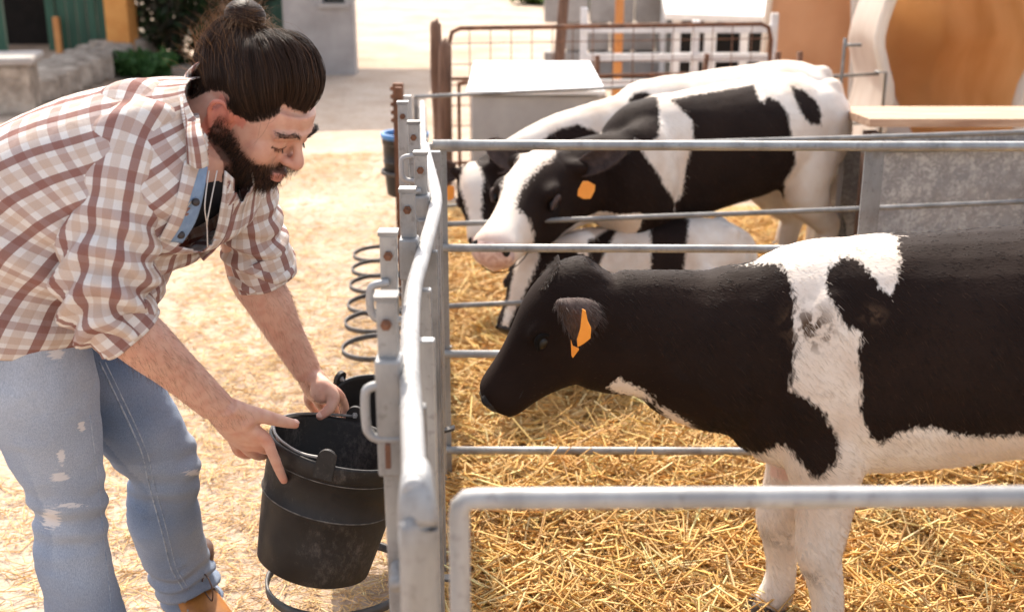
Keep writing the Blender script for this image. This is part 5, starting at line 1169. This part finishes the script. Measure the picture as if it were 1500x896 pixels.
# loose wavy hair at the nape, lit through from behind
m = 260; npt = 10; dd = np.column_stack([-.85 + .25 * RNG.normal(0, 1, m), RNG.normal(0, .45, m), .25 + .35 * RNG.normal(0, 1, m)]); dd /= np.linalg.norm(dd, axis=1)[:, None]; st = np.zeros((m, npt, 3)); rt_ = ctr + dd * (rad + .012); ph = RNG.random((m, 3)) * 6.28; outd = dd * .8 + np.array([-.35, 0, .45]) + RNG.normal(0, .35, (m, 3))
for k in range(npt):
    t_ = k / (npt - 1); st[:, k] = rt_ + outd * (t_ * (.012 + .032 * RNG.random((m, 1)) * 0 + .024)) + .005 * np.sin(ph + t_ * 6.5) * t_
strand_pts('nape_hair', to_world(st).reshape(st.shape), .00025, np.array([.16, .075, .03]) * (.4 + RNG.random((m, 1))), man, M['hair'])
bme2 = bme; wgt = np.where(hm, bm1, 0); pp, nn, ti, bw = tri_sample(bme, 15000, wgt)
dn_ = np.array(hvec(-.05, 0, -1.0)); d_ = dn_[None, :] * .8 + nn * .45 + RNG.normal(0, .40, (15000, 3)); relp = ((pp + np.array(MO)) - np.array(HC)) @ np.array(HROT) / HS / HZN
ln = np.interp(relp[:, 2], [-.12, -.08, -.03, .01], [.010, .011, .010, .006]) * (.6 + .6 * RNG.random(15000))
cb = np.array([.026, .013, .008]) * (.4 + 1.3 * RNG.random((15000, 1))); k = RNG.random(15000) < .15; cb[k] = np.array([.12, .05, .022])
strands('beard', pp - nn * .001, d_, ln, .00032, cb, man, M['hair'], 4, np.tile(dn_ * .25, (15000, 1)))
br = hm & (np.abs(rel[:, 2] - np.interp(np.abs(rel[:, 1]), [.008, .03, .055], [.037, .045, .038])) < .0036) & (np.abs(rel[:, 1]) > .009) & (np.abs(rel[:, 1]) < .056) & (rel[:, 0] > .06)
pp, nn, ti, bw = tri_sample(bme, 600, br.astype(float)); sg = np.sign(((pp + np.array(MO)) - np.array(HC)) @ np.array(hl)); d_ = nn * .15 + np.array(hl)[None, :] * sg[:, None] * .8 + np.array(hu)[None, :] * .25 + RNG.normal(0, .15, (600, 3))
strands('eyebrows', pp, d_, .006 + .004 * RNG.random(600), .00025, np.tile((.025, .014, .010), (600, 1)), man, M['hair'])
# lashes
m = 120; lr = np.column_stack([np.full(m, .0905), np.where(RNG.random(m) < .5, -1, 1) * (.022 + .024 * RNG.random(m)), np.full(m, .0078)]); lr[:, 0] -= .010 * np.abs(np.abs(lr[:, 1]) - .033) / .012
ld = np.column_stack([np.ones(m), RNG.normal(0, .25, m), -.75 + RNG.normal(0, .15, m)]); st = lr[:, None, :] + ld[:, None, :] * np.linspace(0, .007, 4)[None, :, None]
strand_pts('lashes', to_world(st).reshape(st.shape), .00022, np.tile((.012, .008, .006), (m, 1)), man, M['hair'])
# loose locks before the ear
m = 7; npt = 12; st = np.zeros((m, npt, 3)); s0 = np.array([.055, -.064, .075])
for i in range(m):
    b0 = s0 + RNG.normal(0, .008, 3); bend_ = RNG.normal(0, 1)
    for k in range(npt): t = k / (npt - 1); st[i, k] = b0 + np.array([.012 * math.sin(t * 3 + bend_), -.010 * math.sin(t * 2.6), -.085 * t * (.5 + .5 * (i % 3) / 2)])
strand_pts('loose_locks', to_world(st).reshape(st.shape), .0002, np.tile((.05, .025, .014), (m, 1)), man, M['hair'])

# ------------------------------------------------------------------ shirt
def grid_uv(mb_v, nu, nv, uvs, keep=None, closed=False):
    me = bpy.data.meshes.new('cloth'); fs = []
    for i in range(nu - 1):
        for j in range(nv - 1):
            if keep is None or keep(i, j): fs.append((i * nv + j, i * nv + j + 1, (i + 1) * nv + j + 1, (i + 1) * nv + j))
    return mb_v, fs, uvs
class Cloth:
    def __init__(s): s.v = []; s.f = []; s.uv = []
    def grid(s, pts, uvs, keep=None):
        "pts (nu,nv,3), uvs (nu,nv,2)"
        nu, nv, _ = pts.shape; b = len(s.v); s.v.extend(map(tuple, pts.reshape(-1, 3))); s.uv.extend(map(tuple, uvs.reshape(-1, 2)))
        for i in range(nu - 1):
            for j in range(nv - 1):
                if keep is None or keep(i, j): s.f.append((b + i * nv + j, b + i * nv + j + 1, b + (i + 1) * nv + j + 1, b + (i + 1) * nv + j))
    def build(s, name, mat, parent, thick=.0025, sub=0):
        me = bpy.data.meshes.new(name); me.from_pydata([tuple(Vector(v) - MO) for v in s.v], [], s.f); uvl = me.uv_layers.new(name='UVMap'); li = np.empty(len(me.loops), np.int32); me.loops.foreach_get('vertex_index', li)
        uvl.data.foreach_set('uv', np.array(s.uv, np.float32)[li].ravel()); me.update(); o = link(name, me, mat, parent); md = o.modifiers.new('s', 'SOLIDIFY'); md.thickness = thick; md.offset = 0
        return o
def rings(c, a, b, nv, ex, offs=None):
    th = np.linspace(0, 2 * math.pi, nv); ct, st_ = np.cos(th), np.sin(th); ct = np.sign(ct) * np.abs(ct) ** (2 / ex); st_ = np.sign(st_) * np.abs(st_) ** (2 / ex)
    return c[:, None, :] + a[:, None, :] * ct[None, :, None] + b[:, None, :] * st_[None, :, None]
def arcuv(p, u0=0, v0=0):
    du = np.linalg.norm(np.diff(p, axis=1), axis=2).mean(axis=0); u = np.concatenate([[0], np.cumsum(du)]); dv = np.linalg.norm(np.diff(p.mean(axis=1), axis=0), axis=1); v = np.concatenate([[0], np.cumsum(dv)])
    return np.stack(np.broadcast_arrays(u[None, :] + u0, v[:, None] + v0), axis=2)
def wrinkle(p, amp, fold):
    "push along the local outward direction by noise and folds"
    c = p.mean(axis=1, keepdims=True); n = p - c; n /= np.linalg.norm(n, axis=2, keepdims=True) + 1e-9; q = p.reshape(-1, 3)
    h = (fbm(q * np.array([9, 9, 9]), 3) - .45) * amp + fold(q); return p + n * h.reshape(p.shape[0], p.shape[1], 1)
shirt = empty('shirt_tmp', (0, 0, 0)); bpy.data.objects.remove(shirt)
ST = [((-1.045, .865), (-.675, .790), .205), ((-1.02, .96), (-.645, .825), .205), ((-.955, 1.045), (-.605, .870), .205), ((-.865, 1.125), (-.56, .915), .208), ((-.755, 1.183), (-.515, .945), .215), ((-.65, 1.212), (-.470, .970), .215), ((-.58, 1.222), (-.440, 1.01), .185), ((-.535, 1.222), (-.428, 1.06), .125), ((-.515, 1.222), (-.430, 1.09), .088)]
q = spl(np.array([list(c) + list(a) + list(b) for c, a, b in (tsec(*k) for k in ST)]), 96); NV = 141
tp_ = rings(q[:, :3], q[:, 3:6], q[:, 6:9], NV, 2.25)
def fold_t(x):
    s = x @ np.array([.55, -.25, .75]); t = x @ np.array([.83, 0, .53])
    f = .0125 * np.sin(s * 58 + 3.5 * np.sin(t * 11)) * np.clip((1.10 - x[:, 2]) / .15, 0, 1)
    f += .014 * np.exp(-((x[:, 0] + .60) / .05) ** 2) * np.sin(x[:, 2] * 70 + x[:, 1] * 12) * np.clip((1.15 - x[:, 2]) / .1, 0, 1); return f
tp_ = wrinkle(tp_, .020, fold_t)
# hanging front, open from the collar down
th = np.linspace(0, 2 * math.pi, NV)
def keep_t(i, j):
    a_ = min(th[j], 2 * math.pi - th[j]); 
    if i > 52: return a_ > .07 + .34 * ((i - 52) / 43) ** .9
    return True
OPEN = [(304, 236), (336, 250), (331, 300), (320, 345), (296, 371), (266, 360), (250, 352), (270, 322), (285, 282), (297, 250)]
fc = (tp_[:-1, :-1] + tp_[1:, 1:]) / 2; fx_, fy_, fz_ = px_of(fc.reshape(-1, 3)); ins = (polysd(fx_, fy_, OPEN) > 0).reshape(fc.shape[:2])
OPEN2 = [(304, 118), (330, 120), (352, 170), (372, 270), (352, 300), (334, 262), (304, 240), (304, 180)]
ins |= (polysd(fx_, fy_, OPEN2) > 0).reshape(fc.shape[:2])
fn = np.cross(tp_[1:, :-1] - tp_[:-1, :-1], tp_[:-1, 1:] - tp_[:-1, :-1]); vd = fc - np.array(cam.location); cen = tp_.mean(axis=1)[:-1, None, :]; fn *= np.sign((fn * (fc - cen)).sum(axis=2))[:, :, None]; facing = (fn * vd).sum(axis=2) < 0
def keep_t(i, j): return not (ins[i, j] and facing[i, j])
cl = Cloth(); cl.grid(tp_, arcuv(tp_, .013, .02), keep_t)
from mathutils.bvhtree import BVHTree
_g = Cloth(); _g.grid(tp_, arcuv(tp_)); sbv = BVHTree.FromPolygons(_g.v, _g.f)
def onS(px, py, off=.006, dz=2.0):
    d = (P(px, py, 1.) - cam.location).normalized(); h_ = sbv.ray_cast(cam.location, d)[0]
    return (h_ if h_ is not None else P(px, py, dz)) - d * off
sh = cl.build('shirt', M['plaid'], man)
def sleeve(name, pts, ra, rb, up, u0, seed, par, cuff=True):
    q = spl(np.column_stack([arr(pts), ra, rb]), 70); t, s, u = frames(q[:, :3], up); p = rings(q[:, :3], s * q[:, 3:4], u * q[:, 4:5], 73, 2.1)
    ax_ = arr(pts); A0, A1 = ax_[0], ax_[-1]; dv = (A1 - A0) / np.linalg.norm(A1 - A0); LL = np.linalg.norm(A1 - A0)
    def fold(x):
        t_ = (x - A0) @ dv / LL; k = np.clip((t_ - .35) / .5, 0, 1); sp = np.sin(t_ * 42 + 4 * np.sin(x[:, 0] * 30 + seed) + x[:, 1] * 25)
        return .0105 * sp * k + .008 * np.sin(t_ * 26 + x[:, 0] * 38 + seed) * np.clip((.35 - t_) / .3, 0, 1)
    p = wrinkle(p, .016, fold); cl = Cloth(); cl.grid(p, arcuv(p, u0, .03)); o = cl.build(name, M['plaid'], par)
    if cuff:
        e_ = q[-1, :3]; d_ = (q[-1, :3] - q[-6, :3]); d_ /= np.linalg.norm(d_); n_ = 14; cq = np.array([e_ + d_ * (-.052 + .058 * k / (n_ - 1)) for k in range(n_)]); rr = 1.06 + .03 * np.sin(np.linspace(0, math.pi, n_))
        p = rings(cq, s[-1][None, :] * q[-1, 3] * rr[:, None], u[-1][None, :] * q[-1, 4] * rr[:, None], 73, 2.1); p = wrinkle(p, .010, lambda x: .003 * np.sin(x[:, 0] * 80 + x[:, 2] * 60))
        cl = Cloth(); cl.grid(p, arcuv(p, u0 + .02, .31)); cl.build('cuff', M['plaid'], o, .006)
    return o
cu = J(196, 492, 1.905)
sleeve('sleeve', [J(226, 178, 1.98), J(203, 196, 1.915), J(181, 245, 1.876), J(166, 330, 1.868), J(154, 410, 1.875), J(158, 454, 1.89), J(188, 486, 1.91)], [.058, .070, .072, .068, .073, .068, .050], [.060, .074, .073, .067, .070, .064, .049], (0, -1, .2), .0, 1.2, sh)
sleeve('sleeve', [J(318, 195, 2.08), J(338, 205, 2.11), J(350, 250, 2.14), J(362, 310, 2.18), J(372, 358, 2.22), J(390, 405, 2.25)], [.066, .070, .062, .055, .054, .052], [.070, .072, .064, .057, .056, .053], (0, -1, .2), .035, 4.1, sh)
# collar: standing leaf on the near side, round the nape
def strip(rows, name, mat, thick, u0=0, nsub=30, par=None, sway=0):
    "rows: list of point lists (same length), each resampled"
    p = np.stack([spl(arr(r), nsub) for r in rows], axis=0); p = np.transpose(spl(p.reshape(len(rows), -1), 9).reshape(9, nsub, 3), (1, 0, 2)); cl = Cloth()
    p = p + (fbm(p.reshape(-1, 3) * 14, 2).reshape(p.shape[0], p.shape[1], 1) - .4) * .008
    cl.grid(p, arcuv(p, u0, 0)); return cl.build(name, mat, par or man, thick)
strip([[J(352, 118, 2.12), J(318, 92, 2.06), J(290, 96, 1.99), onS(289, 140, .03), onS(293, 190, .03), onS(304, 243, .022)], [J(345, 122, 2.13), J(312, 94, 2.06), J(283, 99, 1.96), onS(279, 142, .034), onS(282, 192, .034), onS(290, 248, .028)], [J(340, 128, 2.13), J(306, 98, 2.06), onS(273, 108, .006), onS(266, 148, .012), onS(270, 195, .012), onS(274, 240, .010)]], 'collar', M['plaid'], .004, .03, par=sh)
strip([[onS(304, 244, .0), onS(299, 280, -.002), onS(287, 322, -.002), onS(266, 356, -.002)], [onS(290, 244, .006), onS(279, 281, .006), onS(265, 324, .006), onS(247, 354, .006)]], 'facing', M['blue_cloth'], .003, 0, par=sh)
strip([[onS(292, 244, .010), onS(281, 281, .010), onS(267, 324, .010), onS(249, 354, .010)], [onS(270, 236, .005), onS(262, 276, .005), onS(250, 318, .005), onS(234, 348, .005)]], 'placket', M['plaid'], .003, .02, par=sh)
strip([[onS(330, 250, .004), onS(325, 300, .004), onS(315, 344, .004), onS(292, 370, .004)], [onS(343, 262, .006, 2.06), onS(340, 305, .006, 2.06), onS(328, 350, .006, 2.06), onS(298, 381, .006, 2.0)]], 'placket', M['plaid'], .003, .01, par=sh)
for px, py in ((287, 296), (265, 344)):
    mb = MB(); c = onS(px, py, .008); d = V(.25, -1, .1).normalized(); mb.path([c - d * .003, c + d * .003, c + d * .0045], [.0062, .0062, .0035], n=14); mb.build('button', M['button'], sh, O=MO)
# undershirt and cord
mb = MB(); us = [((-.80, 1.10), (-.54, .965), .155), ((-.66, 1.15), (-.485, 1.00), .165), ((-.58, 1.165), (-.462, 1.05), .125), ((-.545, 1.165), (-.470, 1.085), .07)]
q = spl(np.array([list(c) + list(a) + list(b) for c, a, b in (tsec(*k, k=.97) for k in us)]), 20); mb.loft(q[:, :3], q[:, 3:6], q[:, 6:9], 30, 2.2); mb.build('undershirt', M['black_shirt'], man, O=MO)
mb = MB(); mb.path([onS(306, 250, 0), onS(300, 300, .01), onS(303, 330, .012), onS(304, 362, .012)], .0011, n=6, res=16); mb.path([onS(318, 250, 0), onS(306, 310, .01), onS(303, 330, .012)], .0011, n=6, res=12); mb.build('neck_cord', M['cord'], man, O=MO)

# ------------------------------------------------------------------ jeans
jm = MB()
pel = (HR + HL) / 2
jm.path([pel + V(.0, 0, .06), pel + V(-.02, 0, .02), pel + V(-.03, 0, -.04), pel + V(-.01, 0, -.09)], [.14, .165, .175, .15], [.10, .12, .13, .10], n=26, up=(1, 0, 0), res=12)
def leg(h, k, a_, r, bow):
    pts = [h + V(-.01, 0, .02), h.lerp(k, .33) + bow * .4, h.lerp(k, .66) + bow * .6, k + V(.004, 0, 0), k.lerp(a_, .22) + V(-.012, 0, 0), k.lerp(a_, .5) + V(-.018, 0, 0), k.lerp(a_, .8) + V(-.008, 0, 0), a_ + V(0, 0, .015), a_ + V(0, 0, -.035)]
    jm.path(pts, r, [x * 1.04 for x in r], n=26, up=(1, 0, 0), res=40)
leg(HR, KR, AR, [.085, .094, .077, .060, .060, .064, .062, .060, .060], V(.01, -.01, 0)); leg(HL, KL, AL, [.085, .096, .082, .067, .066, .068, .062, .055, .057], V(.02, -.01, 0))
jme = remesh(jm, .0055, 6); co = vco(jme); no = vno(jme)
def foldj(x):
    h = (fbm(x * np.array([12, 12, 16]), 4) - .45) * .016
    for k, a_ in ((KR, AR), (KL, AL)):
        dk = np.abs(x[:, 2] - k.z); near = np.exp(-((x[:, 0] - k.x) / .12) ** 2 - ((x[:, 1] - k.y) / .12) ** 2)
        h += near * np.exp(-(dk / .07) ** 2) * .0055 * np.sin((x[:, 2] - k.z) * 120 + x[:, 1] * 30 + x[:, 0] * 10)
        na = np.exp(-((x[:, 0] - a_.x) / .13) ** 2 - ((x[:, 1] - a_.y) / .13) ** 2); h += na * np.clip((a_.z + .13 - x[:, 2]) / .08, 0, 1) * .011 * np.sin((x[:, 2]) * 165 + 1.8 * np.sin(x[:, 0] * 40 + x[:, 1] * 25))
    return h
co = co + no * foldj(co)[:, None]
pxx, pyy, _ = px_of(co)
n1 = fbm(co * 8, 2) - .4
frontR = np.exp(-((co[:, 1] - (HR.y - .05)) / .16) ** 2); fade = .42 + 1.1 * n1 + .35 * frontR * np.clip((co[:, 2] - .2) / .5, 0, 1) + .30 * np.exp(-((co[:, 2] - .50) / .10) ** 2) * (no[:, 0] > -.2)
inner = (pxx > 120) & (pxx < 200) & (pyy > 480) & (pyy < 640); fade = fade - .30 * np.exp(-((co[:, 1] - 2.02) / .05) ** 2) * (co[:, 2] > .5)
rip = np.zeros(len(co))
for (rx, ry, rw_, rh) in ((82, 517, 14, 10), (48, 480, 10, 6), (120, 625, 6, 9), (90, 668, 6, 14), (86, 698, 14, 9), (100, 740, 34, 4), (75, 760, 16, 16), (283, 692, 18, 5), (262, 486, 8, 4)):
    rip = np.maximum(rip, np.clip(1.15 - np.hypot((pxx - rx) / rw_, (pyy - ry) / rh) * .75, 0, 1))
rip = np.where(no[:, 1] > .35, 0, rip)
vflt(jme, 'fade', np.clip(fade, 0, 1)); vflt(jme, 'rip', rip)
jme.vertices.foreach_set('co', (co - np.array(MO)).astype(np.float32).ravel()); jme.update(); je = link('jeans', jme, M['denim'], man)
# raised inner seam of the far leg
from mathutils.bvhtree import BVHTree
bv = BVHTree.FromPolygons([tuple(v) for v in co], [tuple(p.vertices) for p in jme.polygons])
def on_jeans(px, py):
    d = (P(px, py, 1.) - cam.location).normalized(); r_ = bv.ray_cast(cam.location, d); return r_[0]
def seam(pts, off, name, mat, r_):
    qs = [on_jeans(x + off, y) for x, y in spl(np.array(pts, float), 46)]; qs = [x for x in qs if x is not None]
    if len(qs) > 4:
        mb = MB(); mb.path(qs, r_, n=6); mb.build(name, mat, je, O=MO)
spts = [(146, 530), (170, 580), (190, 622), (208, 664), (216, 700), (228, 745), (240, 790), (250, 830), (268, 862)]
M['seam'] = simple('seam_thread', (.20, .25, .34), (.42, .46, .52), .9, 90, 0, .2, .001)
seam(spts, 0, 'seam', M['seam'], .0017); seam(spts, 8, 'seam', M['seam'], .0013); seam([(132, 608), (142, 690), (150, 770), (158, 840), (163, 890)], 0, 'seam', M['seam'], .0011)

# ------------------------------------------------------------------ boots
def boot(a_, yaw_, nm):
    t = MB(); f = V(math.cos(yaw_), math.sin(yaw_), 0); s_ = V(-f.y, f.x, 0); g = V(a_.x, a_.y, 0)
    pts = [g - f * .075 + V(0, 0, .075), g - f * .02 + V(0, 0, .080), g + f * .05 + V(0, 0, .072), g + f * .12 + V(0, 0, .055), g + f * .175 + V(0, 0, .048), g + f * .205 + V(0, 0, .045)]
    t.path(pts, [.034, .043, .045, .050, .044, .022], [.050, .058, .052, .036, .030, .018], n=18, res=20, up=(0, 0, 1), ex=2.4)
    t.path([g + V(0, 0, .05) - f * .01, g + V(0, 0, .12) - f * .012, g + V(0, 0, .17) - f * .015, g + V(0, 0, .185) - f * .015], [.052, .050, .054, .057], n=18, up=tuple(f), res=10)
    me = remesh(t, .006, 5); c_ = vco(me); me.vertices.foreach_set('co', (c_ - np.array(MO)).astype(np.float32).ravel()); me.update(); o = link('boot', me, M['leather'], man)
    t = MB(); t.path([g - f * .08 + V(0, 0, .016), g + V(0, 0, .016), g + f * .11 + V(0, 0, .016), g + f * .185 + V(0, 0, .018), g + f * .212 + V(0, 0, .02)], [.038, .046, .054, .046, .02], [.016, .016, .015, .014, .010], n=16, res=18, ex=3.); t.build('sole', M['sole'], o, O=MO)
    t = MB(); t.path([g + V(0, 0, .155) - f * .015, g + V(0, 0, .168) - f * .015, g + V(0, 0, .19) - f * .015], [.058, .061, .060], n=18, up=tuple(f)); t.path([g - f * .084 + V(0, 0, .10) - s_ * .0, g - f * .055 - s_ * .034 + V(0, 0, .115), g - f * .0 - s_ * .052 + V(0, 0, .125)], .016, n=10, res=10); t.build('cuff', M['leather_dark'], o, O=MO)
    for k in range(5):
        c = g + f * (.035 + .018 * k) + V(0, 0, .128 - .014 * k); t = MB(); t.path([c - s_ * .03, c + V(0, 0, .012), c + s_ * .03], .0026, n=6, res=8); t.build('lace', M['leather_dark'], o, O=MO)
        for sg in (-1, 1): t = MB(); t.ell(c + s_ * .036 * sg - V(0, 0, .004), (.0045, .0045, .0045), None, 8, 6); t.build('eyelet', M['galv_light'], o, O=MO)
    c = g + f * .055 + V(0, 0, .13); t = MB(); t.path([c, c + f * .03 + V(0, 0, .045), c + f * .06 + V(0, 0, .03), c + f * .055 + V(0, 0, -.005), c + f * .02 + V(0, 0, .0)], .0016, n=6, res=24); t.build('lace', M['leather_dark'], o, O=MO)
boot(AL, R(-52), 'l'); boot(V(AR.x, AR.y, 0), R(-40), 'r')
